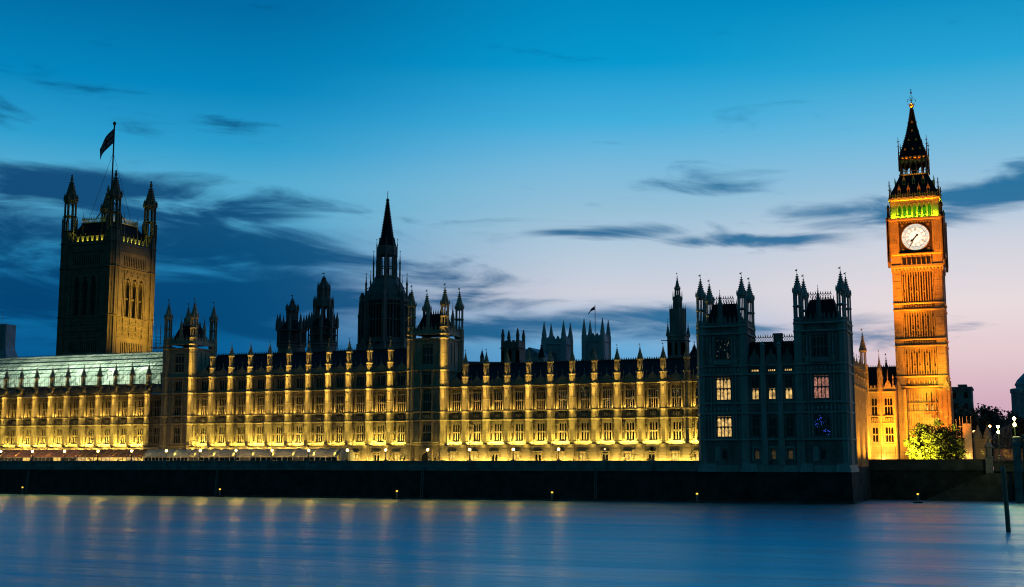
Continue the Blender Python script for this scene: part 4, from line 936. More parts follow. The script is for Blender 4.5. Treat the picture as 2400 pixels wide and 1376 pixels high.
# ------------------------------------------------------------------ great square tower with flag
def great_tower():
    cx, cy, H = -287.4, 344.0, 11.1
    root = thing('great_tower', 'massive square tower with four corner turrets and a flag, one face lit gold', 'tower', (cx, cy, 0))
    wl = MB(); q = MB(); y = -H
    # the three window bays of one face
    zs = [(27, 38.5), (43.6, 48.6), (57.0, 69.0), (73.6, 77.4)]
    bx = [-5.1, -1.7, 1.7, 5.1]
    q.box(-H + .5, H - .5, y + 1.6, y + 2.4, 7.3, 84)
    def solid(z0, z1): q.box(-7.6, 7.6, y, y + 1.6, z0, z1)
    solid(7.3, 39); solid(48.8, 56.6); solid(69.6, 73.2); solid(78, 81.6)
    for s in (-1, 1): q.box(s * 6.9 - .9 if s > 0 else -7.8, s * 6.9 + .9 if s > 0 else -6.0, y - .02, y + 1.6, 39, 81)
    for i in range(4): x = bx[i]; q.box(x - .62, x + .62, y - .06, y + 1.5, 56.6, 69.6); q.box(x - .18, x + .18, y - .3, y, 50, 72)
    for i in range(3):
        a, b = bx[i] + .6, bx[i + 1] - .6
        archhead(q, a, b, 66.4, 69.0, y, y + 1.2, 4); archhead(q, a - .35, b + .35, 67.0, 70.2, y - .25, y, 4)
        c = (a + b) / 2; q.box(c - .1, c + .1, y + .5, y + 1, 56.6, 68); q.box(a, b, y + .5, y + 1, 62.4, 62.9)
        q.exty([(a - .2, 70.2), (b + .2, 70.2), (c, 72.6)], y - .2, y)
        archhead(q, a - .3, b + .3, 38.6, 41.6, y - .3, y, 4)
    def arcade(z0, z1, n):
        w = 13.6 / n
        for i in range(n + 1): x = -6.8 + i * w; q.box(x - w * .26, x + w * .26, y, y + 1.5, z0, z1)
        for i in range(n): x = -6.8 + i * w; archhead(q, x + w * .26, x + w * .74, z1 - .8, z1, y, y + 1, 2)
        q.box(-7.6, 7.6, y, y + 1.6, z1, z1 + .6); q.box(-7.6, 7.6, y, y + 1.6, z0 - .6, z0)
    arcade(44.2, 48.2, 15); arcade(73.6, 77.4, 15); q.box(-7.6, 7.6, y, y + 1.6, 39, 43.7)
    for z in (41.8, 43.2, 49.2, 51.4, 53.6, 56.0, 72.6, 78.2, 80.6): q.extx([(y, z - .1), (y - .35, z + .1), (y - .35, z + .35), (y, z + .5)], -7.8, 7.8)
    for z in (49.9, 51.9, 54.2, 42.3, 71.0, 78.9):   # carved friezes
        for i in range(14): x = -6.6 + i * 1.015; q.loft([[(x + .36 * cos(pi * k / 3), y - .02, z + .55 + .6 * sin(pi * k / 3)) for k in range(6)], [(x + .12 * cos(pi * k / 3), y - .22, z + .55 + .2 * sin(pi * k / 3)) for k in range(6)]])
    for i in range(8): x = -7 + i * 2.0; q.box(x - .5, x + .5, y - .05, y + .3, 81.6, 82.6); q.box(x - .1, x + .1, y, y + .2, 82.6, 84.6); q.exty([(x - .5, 82.6), (x + .5, 82.6), (x, 84.2)], y, y + .25)
    q.box(-7.8, 7.8, y - .05, y + .3, 81.0, 81.9)
    for a in range(4): wl.add(q, (0, 0, 0), a * pi / 2)
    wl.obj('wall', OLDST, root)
    g = MB(); q = MB(); q.box(-5, 5, y + 1.45, y + 1.55, 57, 69); q.box(-6.7, 6.7, y + 1.45, y + 1.55, 44.2, 48.2); q.box(-6.7, 6.7, y + 1.45, y + 1.55, 73.6, 77.4)
    for a in range(4): g.add(q, (0, 0, 0), a * pi / 2)
    g.obj('window', GLASS, root)
    m = MB(); m.loft([[(s * r, t * r, z) for s, t in ((-1, -1), (1, -1), (1, 1), (-1, 1))] for r, z in ((9.2, 81.4), (8.2, 85.5), (6.6, 88.6), (6.6, 89.0))]); ro = m.obj('roof', SLATE, root)
    k = MB(); q = MB(); q.box(-6.6, 6.6, -6.65, -6.5, 89, 89.3); q.box(-6.6, 6.6, -6.65, -6.5, 90.2, 90.35); cresting(q, -6.6, 6.6, -6.6, 90.3, 1.0, .7)
    for i in range(24): x = -6.5 + i * .56; q.box(x - .06, x + .06, -6.65, -6.5, 89.3, 90.2)
    for a in range(4): k.add(q, (0, 0, 0), a * pi / 2)
    k.obj('cresting', GILT, ro)
    for i, (sx, sy) in enumerate(((-1, -1), (1, -1), (1, 1), (-1, 1))):
        b = MB(); x, y_ = sx * 9.3, sy * 9.3; r = 2.35
        shaftribs(b, x, y_, 7.3, 85.5, r, (38.8, 43.4, 56.4, 72.8, 81.4), step=3.1)
        openlantern(b, x, y_, 86, 96.4, 2.15, True)
        for a in range(8):
            t = pi * a / 4 + pi / 8; b.lathe(x + 2.5 * cos(t), y_ + 2.5 * sin(t), [(.22, 84), (.2, 89), (.3, 89.2), (.02, 91)], 4)
        spirelet(b, x, y_, 96.6, 106.0, 2.0, 8, False); b.lathe(x, y_, [(.1, 103.6), (.5, 104.2), (.5, 104.8), (.1, 105.2)], 8)
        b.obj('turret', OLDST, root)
    for x, y_ in ((-4, -8.8), (4, -8.8), (8.8, -3.5), (8.8, 3.5)):
        b = MB(); b.lathe(x, y_, [(.12, 82), (.08, 92.5)], 5); b.lathe(x, y_, [(.5, 82), (.4, 85), (.05, 87)], 5); b.obj('pinnacle', OLDST, root)
    # flagstaff on an iron pyramid, with stays
    f = MB(); f.bar((0, 0, 89), (0, 0, 125.2), .26, 8); f.lathe(0, 0, [(.2, 124.6), (.6, 125.2), (.6, 125.6), (.1, 126.1)], 8)
    for a in range(4): t = pi / 4 + a * pi / 2; f.bar((6 * cos(t), 6 * sin(t), 89), (0, 0, 99), .22); f.bar((7.5 * cos(t), 7.5 * sin(t), 89), (0, 0, 115), .05)
    f.obj('flagstaff', IRON, root)
    spot((cx + 58, cy + 1, 33), (cx + H, cy, 57), 330000, (1, .58, .05), 40, 1, .4)
    spot((cx + 15, cy + 4, 38), (cx + H, cy, 48), 3000, (1, .50, .06), 90, 1, .4)
    for a in range(4):
        c, s = cos(a * pi / 2), sin(a * pi / 2); strip((cx - s * -10 * 1, cy + c * -10, 82.0) if 0 else (cx + 10.0 * s, cy - 10.0 * c, 81.95), (cx + 7 * s, cy - 7 * c, 86), 11, 520, (.80, .85, .08), .2)
    # union flag, drooping and flying to the left
    nx, nz = 36, 18; m = MB(); m.mi = []
    def pt(i, j):
        u, v = i / nx, j / nz
        return (-(u * 5.6 + .4 * v * u), .45 * sin(u * 7 + v * 1.5) * u, -u * u * 3.2 - u * 2.4 + v * (5.4 - 1.2 * u))
    for i in range(nx):
        for j in range(nz):
            m.face([pt(i, j), pt(i + 1, j), pt(i + 1, j + 1), pt(i, j + 1)])
            x, z = (i + .5) / nx * 2 - 1, ((j + .5) / nz * 2 - 1) * .5
            dd = abs(abs(x) * .5 - abs(z)); c = 0
            if dd < .11: c = 1
            if dd < .045: c = 2
            if abs(x) < .17 or abs(z) < .17: c = 1
            if abs(x) < .10 or abs(z) < .10: c = 2
            m.mi.append(c)
    fo = m.obj('flag', [BLUE, FWHITE, FRED], None, (cx - .3, cy, 118.2)); tag(fo, 'dark union flag drooping left from the staff on the great square tower', 'flag')
    return root
great_tower()
# ------------------------------------------------------------------ octagonal spire over the middle of the palace
def spire_tower():
    x, y = -193.0, 369.0
    root = thing('spire_tower', 'dark octagonal tower with the tallest central needle spire behind the palace roof', 'spire tower', (x, y, 0))
    b = MB(); shaftribs(b, 0, 0, 7.3, 47, 8.8, (), step=40)
    n = 8
    for i in range(n):       # drum with paired tall windows
        a = 2 * pi * i / n + pi / 8; p = (8.0 * cos(a), 8.0 * sin(a)); b.lathe(p[0], p[1], [(.75, 44), (.75, 63), (.4, 64)], 4, a)
    b.lathe(0, 0, [(8.8, 46.4), (8.8, 47.2), (8.2, 47.6), (8.2, 48.6), (7.3, 48.8)])
    b.lathe(0, 0, [(7.9, 60.6), (8.2, 61.0), (8.2, 61.6), (7.4, 61.9), (7.4, 62.6)])
    for i in range(n):
        a0 = 2 * pi * i / n + pi / 8; a1 = a0 + pi / 4; r = 7.75; p0, p1 = (r * cos(a0), r * sin(a0)), (r * cos(a1), r * sin(a1))
        for t in (.14, .32, .5, .68, .86):
            q = (p0[0] + (p1[0] - p0[0]) * t, p0[1] + (p1[1] - p0[1]) * t); b.lathe(q[0], q[1], [(.3 if t == .5 else .2, 48), (.3 if t == .5 else .2, 61)], 4, a0)
        for z in (54.6, 59.6): b.bar((*p0, z), (*p1, z), .28)
        for s in (.25, .75):
            q = (p0[0] + (p1[0] - p0[0]) * s, p0[1] + (p1[1] - p0[1]) * s); b.lathe(q[0] * .97, q[1] * .97, [(.7, 61.5), (.05, 63.5)], 4)
    # shoulder and upper lantern
    b.lathe(0, 0, [(7.0, 62.4), (5.5, 66.5), (3.9, 69.0)]); b.lathe(0, 0, [(4.0, 68.8), (4.2, 69.1), (3.6, 69.6)])
    for i in range(n):
        a = 2 * pi * i / n + pi / 8; b.lathe(3.0 * cos(a), 3.0 * sin(a), [(.45, 69), (.4, 79)], 4, a)
        a0, a1 = a, a + pi / 4; p0, p1 = (3.05 * cos(a0), 3.05 * sin(a0)), (3.05 * cos(a1), 3.05 * sin(a1))
        for t in (.25, .5, .75): q = (p0[0] + (p1[0] - p0[0]) * t, p0[1] + (p1[1] - p0[1]) * t); b.lathe(q[0], q[1], [(.12, 69), (.12, 78)], 4, a0)
        b.bar((*p0, 72.6), (*p1, 72.6), .2); b.bar((*p0, 77.0), (*p1, 77.0), .5)
    b.lathe(0, 0, [(3.4, 76.6), (3.3, 79.4), (3.1, 79.8), (2.8, 80.2)])
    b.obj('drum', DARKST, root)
    MB().lathe(0, 0, [(7.2, 45), (7.2, 62)]).obj('window', GLASS, root)
    s = MB(); s.lathe(0, 0, [(3.1, 79.8), (2.55, 82.2), (2.7, 82.4), (2.1, 82.8), (.22, 95.8)])
    for j in range(24):
        t = j / 24
        for i in range(n): a = 2 * pi * i / n + pi / 8; r = 2.1 + (.26 - 2.1) * t; s.box(r * cos(a) - .13, r * cos(a) + .13, r * sin(a) - .13, r * sin(a) + .13, 82.8 + 13 * t, 83.1 + 13 * t)
    s.obj('spire', SLATE, root).scale = (1, 1, 1)
    f = MB(); f.bar((0, 0, 94), (0, 0, 98.6), .11); f.lathe(0, 0, [(.1, 94.8), (.65, 95.6), (.1, 96.3)], 8); f.obj('finial', IRON, root)
    for rr, z0, z1, w in ((8.9, 44, 62.8, .5), (6.8, 60, 70.8, .34), (4.4, 66, 78.4, .28), (3.4, 76, 82.4, .18)):
        for i in range(n):
            p = MB(); a = 2 * pi * i / n + pi / 8; X, Y = rr * cos(a), rr * sin(a); h = z1 - z0
            p.lathe(X, Y, [(w, z0), (w * .9, z0 + h * .62), (w * 1.3, z0 + h * .64), (w * .7, z0 + h * .7), (.06, z1 - .6), (.2, z1 - .4), (.03, z1)], 4, a)
            if rr > 5: p.bar((X, Y, z0 + h * .48), (X * .8, Y * .8, z0 + h * .56), w * .45)
            p.obj('pinnacle', DARKST, root)
    return root
spire_tower()
def lantern_tower(label, x, y, k, rows):
    root = thing('ventilation_tower', label, 'lantern tower', (x, y, 0)); n = 8
    for part, items in rows.items():
        b = MB()
        for it in items:
            if it[0] == 'L': b.lathe(0, 0, it[1])
            elif it[0] == 'O': openlantern(b, 0, 0, it[1], it[2], it[3], it[5] if len(it) > 5 else True, it[4])
            elif it[0] == 'S': spirelet(b, 0, 0, it[1], it[2], it[3], 7)
            elif it[0] == 'P':
                for i in range(n):
                    a = 2 * pi * i / n + pi / 8; b.lathe(it[3] * cos(a), it[3] * sin(a), [(.24, it[1]), (.22, it[1] + (it[2] - it[1]) * .6), (.34, it[1] + (it[2] - it[1]) * .63), (.04, it[2])], 5)
        b.obj(part, DARKST if part != 'roof' else SLATE, root)
    return root
lantern_tower('dark squat octagonal lantern tower, left of the pair beyond the palace roof', -208.1, 335, 1, {
    'base': [('L', [(4.2, 7.3), (4.2, 43.4), (4.6, 43.6), (4.4, 44.2), (3.9, 44.5)]), ('P', 43.6, 51.6, 4.4)],
    'lantern': [('O', 44.6, 48.5, 4.3, .55, False)], 'roof': [('L', [(4.4, 48.7), (3.8, 49.6), (2.3, 51.2), (1.6, 52)])], 'cupola': [('O', 52.1, 54.9, 1.8, .45, False), ('P', 51.4, 56.2, 1.7)], 'spire': [('S', 55.0, 59.9, 1.35)]})
lantern_tower('dark tall octagonal lantern tower with two open tiers, right of the squat one', -191.7, 326, 1, {
    'base': [('L', [(4.0, 7.3), (4.0, 42.6), (4.4, 42.9), (4.2, 43.4), (3.7, 43.6)]), ('P', 41.5, 52.0, 4.3)],
    'lantern': [('O', 43.8, 47.8, 4.0, .70, True)], 'roof': [('L', [(4.2, 48.0), (3.7, 49.0), (2.7, 50.6)])], 'upper_lantern': [('O', 50.6, 54.4, 2.7, 0, False), ('P', 49.5, 57.2, 2.9)], 'spire': [('L', [(2.7, 54.5), (2.2, 55.6), (1.7, 57.4), (1.4, 60.0)]), ('P', 55.5, 62.0, 1.8), ('S', 59.8, 64.7, 1.45)]})
# ------------------------------------------------------------------ towers and roofs behind
def church_tower(label, xl, xr, Y, ztip, zpar, stone, u_front=.72, mast=False, dark=False):
    w = (xr - xl) / 1.18; root = thing('church_tower', label, 'church tower', (xl, Y, 0)); b = MB()
    wallpanel(b, 0, w, 7.3, zpar - 1.6, 0, 1, [(w * .16, w * .40, zpar - 9.5, zpar - 4.2), (w * .60, w * .84, zpar - 9.5, zpar - 4.2)] if dark else [(w * .36, w * .64, zpar - 12, zpar - 7)])
    b.box(0, w, 1, w, 7.3, zpar - 1.6); h = w / 2
    if not dark:
        archhead(b, w * .36, w * .64, zpar - 8.6, zpar - 7, -.05, .8); archhead(b, w * .3, w * .7, zpar - 8, zpar - 5.6, -.4, 0, 4); b.box(w * .48, w * .52, .2, .6, zpar - 12, zpar - 7)
        b.exty([(w * .28, zpar - 5.6), (w * .72, zpar - 5.6), (w * .5, zpar - 3.6)], -.3, 0)
        for s in (.15, .85): b.lathe(w * s, -.2, [(.7, 7.3), (.6, zpar - 2.5)], 4)
    else:
        for c in (.28, .72): archhead(b, w * (c - .12), w * (c + .12), zpar - 5.4, zpar - 4.2, -.05, .9); b.box(w * c - .15, w * c + .15, .2, .7, zpar - 9.5, zpar - 4.2)
    for z in (zpar - 3.4, zpar - 10.6 if dark else zpar - 13): b.loft([[(-.1, -.1, z), (w + .1, -.1, z), (w + .1, w + .1, z), (-.1, w + .1, z)], [(-.6, -.6, z + .2), (w + .6, -.6, z + .2), (w + .6, w + .6, z + .2), (-.6, w + .6, z + .2)], [(-.1, -.1, z + .5), (w + .1, -.1, z + .5), (w + .1, w + .1, z + .5), (-.1, w + .1, z + .5)]])
    b.obj('wall', stone, root)
    p = MB()
    for a in range(4):
        q = MB(); q.box(-h + .03, h - .03, -h, -h + .4, zpar - 1.6, zpar - .6)
        for i in range(5):
            x = -h + (i + .5) * w / 5; q.box(x - w * .07, x + w * .07, -h, -h + .4, zpar - .6, zpar)
            if not dark: q.exty([(x - w * .06, zpar), (x + w * .06, zpar), (x, zpar + 1)], -h, -h + .4)
        p.add(MB().add(q, (0, 0, 0), a * pi / 2), (h, h, 0))
    p.obj('parapet', stone, root)
    for x, y in ((.6, .6), (w - .6, .6), (w - .6, w - .6), (.6, w - .6)):
        q = MB(); r = w * (.085 if dark else .10); q.lathe(x, y, [(r * 1.25, 7.3), (r * 1.25, zpar - .2), (r * 1.1, zpar + .4)], 8 if not dark else 4)
        zz = zpar + (1.5 if dark else .8); q.lathe(x, y, [(r, zpar), (r, zz), (r * 1.15, zz + .2), (.12, ztip - .5), (.3, ztip - .4), (.05, ztip)], 8)
        for j in range(8):
            t = (j + .5) / 8
            for i in range(4): a = pi / 4 + i * pi / 2; rr = r * (1 - t); q.box(x + rr * cos(a) - .18, x + rr * cos(a) + .18, y + rr * sin(a) - .18, y + rr * sin(a) + .18, zz + t * (ztip - zz), zz + t * (ztip - zz) + .35)
        q.obj('pinnacle', stone, root)
    if mast: MB().bar((w * .45, w * .5, zpar - 1), (w * .45, w * .5, mast), .16, 6).obj('flagstaff', IRON, root)
    return root, w
church_tower('pale blue-grey church tower with four pinnacles, left of the matching tower with the flag', PX(1277, 560) - 1, PX(1338, 560) - 1, 560, 75.0, 67.0, ABBEY)
fx = P(1368, 760, 560)[0] - .6
tw, w_ = church_tower('pale blue-grey church tower with four pinnacles and a flag on a mast', fx, PX(1430, 560) - 1, 560, 75.6, 67.6, ABBEY, mast=82.5)
fl = MB()
for i in range(12):
    fa = lambda i, j: (fx + w_ * .45 - i * .27 - .2, 560 + w_ * .5 + .2 * sin(i * .8), 81.8 - .03 * i * i * .5 - j * 1.9 * (1 - i / 16) - i * .1)
    fl.face([fa(i, 0), fa(i + 1, 0), fa(i + 1, 1), fa(i, 1)])
tag(fl.obj('flag', BLUE), 'small dark flag flying left from the mast of the pale church tower', 'flag')
church_tower('dark square church tower with four crocketed pinnacles and a battlemented top', PX(1174, 480), PX(1223, 480), 480, 62.9, 58.2, DARKST, dark=True)
# nave roof and spirelet between them
g = MB(); x0, x1 = PX(1216, 540), PX(1268, 540); zc = P(1240, 840, 540)[2]; za = P(1243, 814, 540)[2]; ze = P(1243, 834, 540)[2]
g.loft([[(x0, 540, zc - 20), (x1, 540, zc - 20), (x1, 575, zc - 20), (x0, 575, zc - 20)], [(x0, 540, ze), (x1, 540, ze), (x1, 575, ze), (x0, 575, ze)]])
root = thing('church_nave', 'low gabled church roof between the dark square tower and the pale tower', 'church')
g.obj('wall', ABBEY, root)
MB().exty([(x0 - .4, ze), (x1 + .4, ze), ((x0 + x1) / 2, za)], 539.6, 575).obj('roof', mat('lead_roof', (.20, .24, .28), .5, .3, .3), root)
def spirelet_thing(label, u, Y, vt, vb, r, crown=False):
    x, _, zt = P(u, vt, Y); zb = P(u, vb, Y)[2]; b = MB(); root = thing('spirelet', label, 'spire', (x, Y, 0))
    b.lathe(0, 0, [(r, 20), (r, zb)]); b.obj('shaft', STONE2, root); q = MB(); spirelet(q, 0, 0, zb, zt, r * .95, 8, False)
    if crown: q.lathe(0, 0, [(r * 1.5, zb - .3), (r * 1.3, zb + .5), (r * .6, zb + (zt - zb) * .45)], 8)
    q.obj('spire', SLATE, root)
spirelet_thing('dark thin crocketed spire in front of the gabled church roof', 1269, 400, 797, 838, 1.1)
spirelet_thing('dark small spire on the hall roof right of the tower with the gold corner', 1130, 330, 816, 838, .6)
spirelet_thing('dark bulbous cupola beside the left edge of the unlit pavilion', 1627, 288, 800, 836, 1.0, True)
# long hall roof seen right of the river tower
hr = MB(); a, b_ = P(1085, 838, 345), P(1150, 848, 345); h0 = a[2]
hr.loft([[(a[0] - 14, 345, 20), (b_[0] + 6, 345, 20), (b_[0] + 6, 360, 20), (a[0] - 14, 360, 20)], [(a[0] - 14, 352, h0), (b_[0] + 6, 352, h0 - 1.4), (b_[0] + 6, 353, h0 - 1.4), (a[0] - 14, 353, h0)]])
tag(hr.obj('hall_roof', SLATE), 'dark sloping hall roof right of the tower with the gold-lit corner', 'roof')
# octagonal lantern tower left of the pavilion (square below)
def small_square_tower():
    x0 = PX(1567, 330); root = thing('palace_tower', 'dark square tower with octagonal stepped top, just left of the pavilion', 'tower', (x0, 330, 0)); w = 4.9; b = MB()
    wallpanel(b, 0, w, 7.3, 42.6, 0, .8, [(1.2, 2.1, 33.2, 36), (2.8, 3.7, 33.2, 36), (1.2, 2.1, 36.8, 40.2), (2.8, 3.7, 36.8, 40.2)]); b.box(0, w, .8, w, 7.3, 42.6)
    for zz in (40.7, 41.9): b.loft([[(-.05, -.05, zz), (w + .05, -.05, zz), (w + .05, w + .05, zz), (-.05, w + .05, zz)], [(-.3, -.3, zz + .15), (w + .3, -.3, zz + .15), (w + .3, w + .3, zz + .15), (-.3, w + .3, zz + .15)], [(-.05, -.05, zz + .4), (w + .05, -.05, zz + .4), (w + .05, w + .05, zz + .4), (-.05, w + .05, zz + .4)]])
    b.bar((-.2, 0, 40.9), (-1.6, -.4, 40.9), .14); b.bar((w + .2, 0, 40.6), (w + 1.6, -.4, 40.5), .14)
    for i in range(6): b.box(i * .9 + .05, i * .9 + .5, 0, .3, 42.6, 43.2)
    b.obj('wall', STONE2, root)
    g = MB(); 
    for q in (1.65, 3.25): g.box(q - .5, q + .5, .6, .7, 33, 40.4)
    g.obj('window', GLASS, root)
    for x, y in ((.2, .2), (w - .2, .2), (w - .2, w - .2), (.2, w - .2)):
        p = MB(); spirelet(p, x, y, 42.2, 46.8, .52, 4, False); p.obj('pinnacle', STONE2, root)
    t = MB(); c = w / 2; shaftribs(t, c, c, 42.4, 49.6, 2.1, (), step=30)
    for i in range(8): a = pi * i / 4 + pi / 8; t.lathe(c + 2.1 * cos(a), c + 2.1 * sin(a), [(.16, 49), (.02, 51.2)], 4)
    t.lathe(c, c, [(1.3, 49.4), (1.25, 53)])
    for i in range(8): a = pi * i / 4 + pi / 8; t.lathe(c + 1.3 * cos(a), c + 1.3 * sin(a), [(.13, 52), (.02, 54.6)], 4)
    openlantern(t, c, c, 53.2, 54.9, .75, False); spirelet(t, c, c, 55, 59.6, .66, 4); t.obj('octagon', STONE2, root)
small_square_tower()
# far scaffolded block at the left edge
root = thing('wrapped_building', 'sheeted scaffold tower far behind the left end of the palace', 'building', (-368, 380, 0))
b = MB(); b.box(-14, 2.4, 0, 5, 52.5, 61.8); b.loft([[(-15, -1.5, 46), (4.8, -1.5, 46), (4.8, 6, 46), (-15, 6, 46)], [(-14, 0, 52.5), (2.4, 0, 52.5), (2.4, 5, 52.5), (-14, 5, 52.5)]]); b.box(-15, 4.8, -1.5, 6, 7, 46)
b.obj('sheeting', mat('dusty_sheeting', (.26, .32, .36), .8, .3, .4, .4, 1.2), root)
b = MB()
for i in range(8): x = -13.8 + i * 2.3; b.bar((x, -.25, 46), (x, -.25, 62.6), .07)
for z in (50, 53, 56, 59, 61.9): b.bar((-14, -.25, z), (2.6, -.25, z), .07)
b.bar((-1, 1, 61), (-1, 1, 66), .08); b.bar((-4, 1, 64.5), (2, 1, 64), .06); b.bar((5, -2.6, 46), (5.6, -2.6, 50), .07); b.bar((4, -2.6, 49), (7, -2.6, 49.4), .06)
b.obj('scaffold_poles', STEEL, root)

# ------------------------------------------------------------------ backlit scaffold roof over the left wing
root = thing('scaffold_roof', 'glowing white sheeted scaffold roof with poles above the leftmost wing', 'scaffolding', (-270, 270, 0))
L = 62.0; sh = MB()
n = 40
for i in range(n):
    x0, x1 = i * L / n, (i + 1) * L / n
    for y0, z0, y1, z1 in ((1.2, 28.6, 1.2, 31.2), (1.2, 31.2, 8.5, 37.6)):
        sh.face([(x0, y0, z0), (x1, y0, z0), (x1, y1, z1), (x0, y1, z1)])
m = mat('translucent_sheeting', (.7, .8, .7), .6); t = m.node_tree; t.nodes.remove(t.nodes['Principled BSDF'])
tr = N(t, 'ShaderNodeBsdfTranslucent'); tr.inputs[0].default_value = (.72, .86, .76, 1); df = N(t, 'ShaderNodeBsdfDiffuse'); df.inputs[0].default_value = (.5, .6, .58, 1)
g = N(t, 'ShaderNodeNewGeometry'); nz = N(t, 'ShaderNodeTexNoise'); nz.inputs['Scale'].default_value = .35; nz.inputs['Detail'].default_value = 6; t.links.new(g.outputs['Position'], nz.inputs['Vector'])
t.links.new(ramp(t, nz.outputs[0], [(.32, (.34, .46, .42, 1)), (.62, (.80, .90, .82, 1))]), tr.inputs[0])
mx = N(t, 'ShaderNodeMixShader'); mx.inputs[0].default_value = .3; t.links.new(tr.outputs[0], mx.inputs[1]); t.links.new(df.outputs[0], mx.inputs[2]); t.links.new(mx.outputs[0], t.nodes['Material Output'].inputs[0])
sh.obj('sheeting', m, root)
bx_ = MB(); bx_.face([(0, 1.2, 28.5), (L, 1.2, 28.5), (L, 18, 28.5), (0, 18, 28.5)]); bx_.face([(0, 18, 28.5), (L, 18, 28.5), (L, 18, 34), (0, 18, 34)]); bx_.face([(0, 8.5, 37.65), (L, 8.5, 37.65), (L, 18, 34), (0, 18, 34)])
bx_.face([(L, 1.2, 28.5), (L, 18, 28.5), (L, 8.5, 37.6), (L, 1.2, 31.2)]); bx_.obj('roof_sheet', WHITE, root)
p = MB()
for i in range(48):
    x = i * L / 47
    p.bar((x, .95, 28.4), (x, .95, 31.4 + (i % 3) * .5), .05); p.bar((x, .95, 31.2), (x, 8.3, 37.7), .035 if i % 4 else .08)
    if i % 3 == 0: p.bar((x, -1.2, 26.2), (x, -1.2, 31.6), .06)
    if i % 4 == 0: p.bar((x, -1.2, 26.4), (x + 3.6, .2, 30.6), .06); p.bar((x, .9, 29), (x + 4.2, .9, 31.4), .05); p.bar((x, 1.5, 31.7), (x + 5.2, 7.6, 37.2), .05)
for z, y in ((28.4, .95), (29.6, .95), (31.2, .9)): p.bar((0, y, z), (L, y, z), .07)
for k in range(1, 6): q = k / 5.6; p.bar((0, .95 + q * 7.3, 31.25 + q * 6.4), (L, .95 + q * 7.3, 31.25 + q * 6.4), 0.22 if k in (2, 4) else .1)
for z in (27.0, 28.1): p.bar((0, -1.35, z), (L, -1.35, z), .06)
p.bar((0, .9, 37.9), (L, .9 + 7.4, 37.9), .01)
cresting(p, 0, L, 8.4, 37.7, .35, .9)
p.obj('scaffold_poles', STEEL, root)
w = MB(); w.box(0, L, -1.5, .9, 28.15, 28.25); w.box(0, L, -1.5, -1.44, 28.25, 28.5); w.box(0, L + 3, -2.3, -1.5, 26.2, 26.28); w.obj('walkway', BOARD, root)
r = random.Random(4)
for i in range(12):
    x = -268 + i * 5.3; e = (.18, .35, .7, 1., 1.2, 1.1, 1.35, 1.0, 1.25, .9, .7, .3)[i]
    point((x + r.uniform(-1.2, 1.2), 275.5 + r.uniform(-1.4, 1.), 31.0 + r.uniform(-1.2, 1.2)), round(560 * e), (.86, 1., .72), .5)
# loose scaffold on the corner of the river tower
root = thing('scaffolding', 'small scaffold bay clinging to the left flank of the turreted tower', 'scaffolding', (-207.5, 271, 0)); p = MB()
for x in (-3.6, -2.4, -1.0, .6): p.bar((x, 0, 38.0), (x, 0, 44.5 - (x + 3.6) * .2), .06); p.bar((x, 2, 38.0), (x, 2, 43.5), .06)
for z in (38.2, 39.4, 40.2, 41.0): p.bar((-4.0, 0, z), (2.4, 0, z - .2), .05); p.bar((-4, 2, z), (2.4, 2, z), .05)
p.obj('scaffold_poles', STEEL, root); MB().box(-4.2, 2.4, -.4, 2.2, 38.0, 38.12).obj('walkway', BOARD, root)

# ------------------------------------------------------------------ river, embankment, terrace, land
rv = MB(); rv.face([(-3000, -400, 0), (3000, -400, 0), (3000, 420, 0), (-3000, 420, 0)])
m = bpy.data.materials.new('river_water'); m.use_nodes = True; t = m.node_tree; t.nodes.remove(t.nodes['Principled BSDF'])
df = N(t, 'ShaderNodeBsdfDiffuse'); df.inputs[0].default_value = (.001, .075, .11, 1)
gl = N(t, 'ShaderNodeBsdfGlossy'); gl.inputs[0].default_value = (.12, .66, .72, 1); gl.inputs['Roughness'].default_value = .46
g2 = N(t, 'ShaderNodeBsdfGlossy'); g2.inputs[0].default_value = (.74, .74, .76, 1); g2.inputs['Roughness'].default_value = .30
mg = N(t, 'ShaderNodeMixShader'); t.links.new(gl.outputs[0], mg.inputs[1]); t.links.new(g2.outputs[0], mg.inputs[2])
mx = N(t, 'ShaderNodeMixShader'); mx.inputs[0].default_value = .90; t.links.new(df.outputs[0], mx.inputs[1]); t.links.new(mg.outputs[0], mx.inputs[2]); t.links.new(mx.outputs[0], t.nodes['Material Output'].inputs[0])
g = N(t, 'ShaderNodeNewGeometry')
def wave(scale, stretch, dist, strength, prev=None, rot=.0, detail=3):
    mp = N(t, 'ShaderNodeMapping'); mp.inputs['Scale'].default_value = stretch; mp.inputs['Rotation'].default_value = (0, 0, rot); t.links.new(g.outputs['Position'], mp.inputs[0])
    n = N(t, 'ShaderNodeTexNoise'); n.inputs['Scale'].default_value = scale; n.inputs['Detail'].default_value = detail; t.links.new(mp.outputs[0], n.inputs['Vector'])
    bp = N(t, 'ShaderNodeBump'); bp.inputs['Distance'].default_value = dist; bp.inputs['Strength'].default_value = strength; t.links.new(n.outputs[0], bp.inputs['Height'])
    if prev: t.links.new(prev, bp.inputs['Normal'])
    return bp.outputs[0]
w1 = wave(1.0, (.03, .16, 1), 2.2, .5, None, .35, 4); w2 = wave(1.0, (.25, 1.1, 1), .3, .45, w1, .37, 3); w3 = wave(1.0, (1.4, 4.2, 1), .08, .5, w2, .33, 2)
t.links.new(w3, gl.inputs['Normal']); t.links.new(w3, g2.inputs['Normal'])
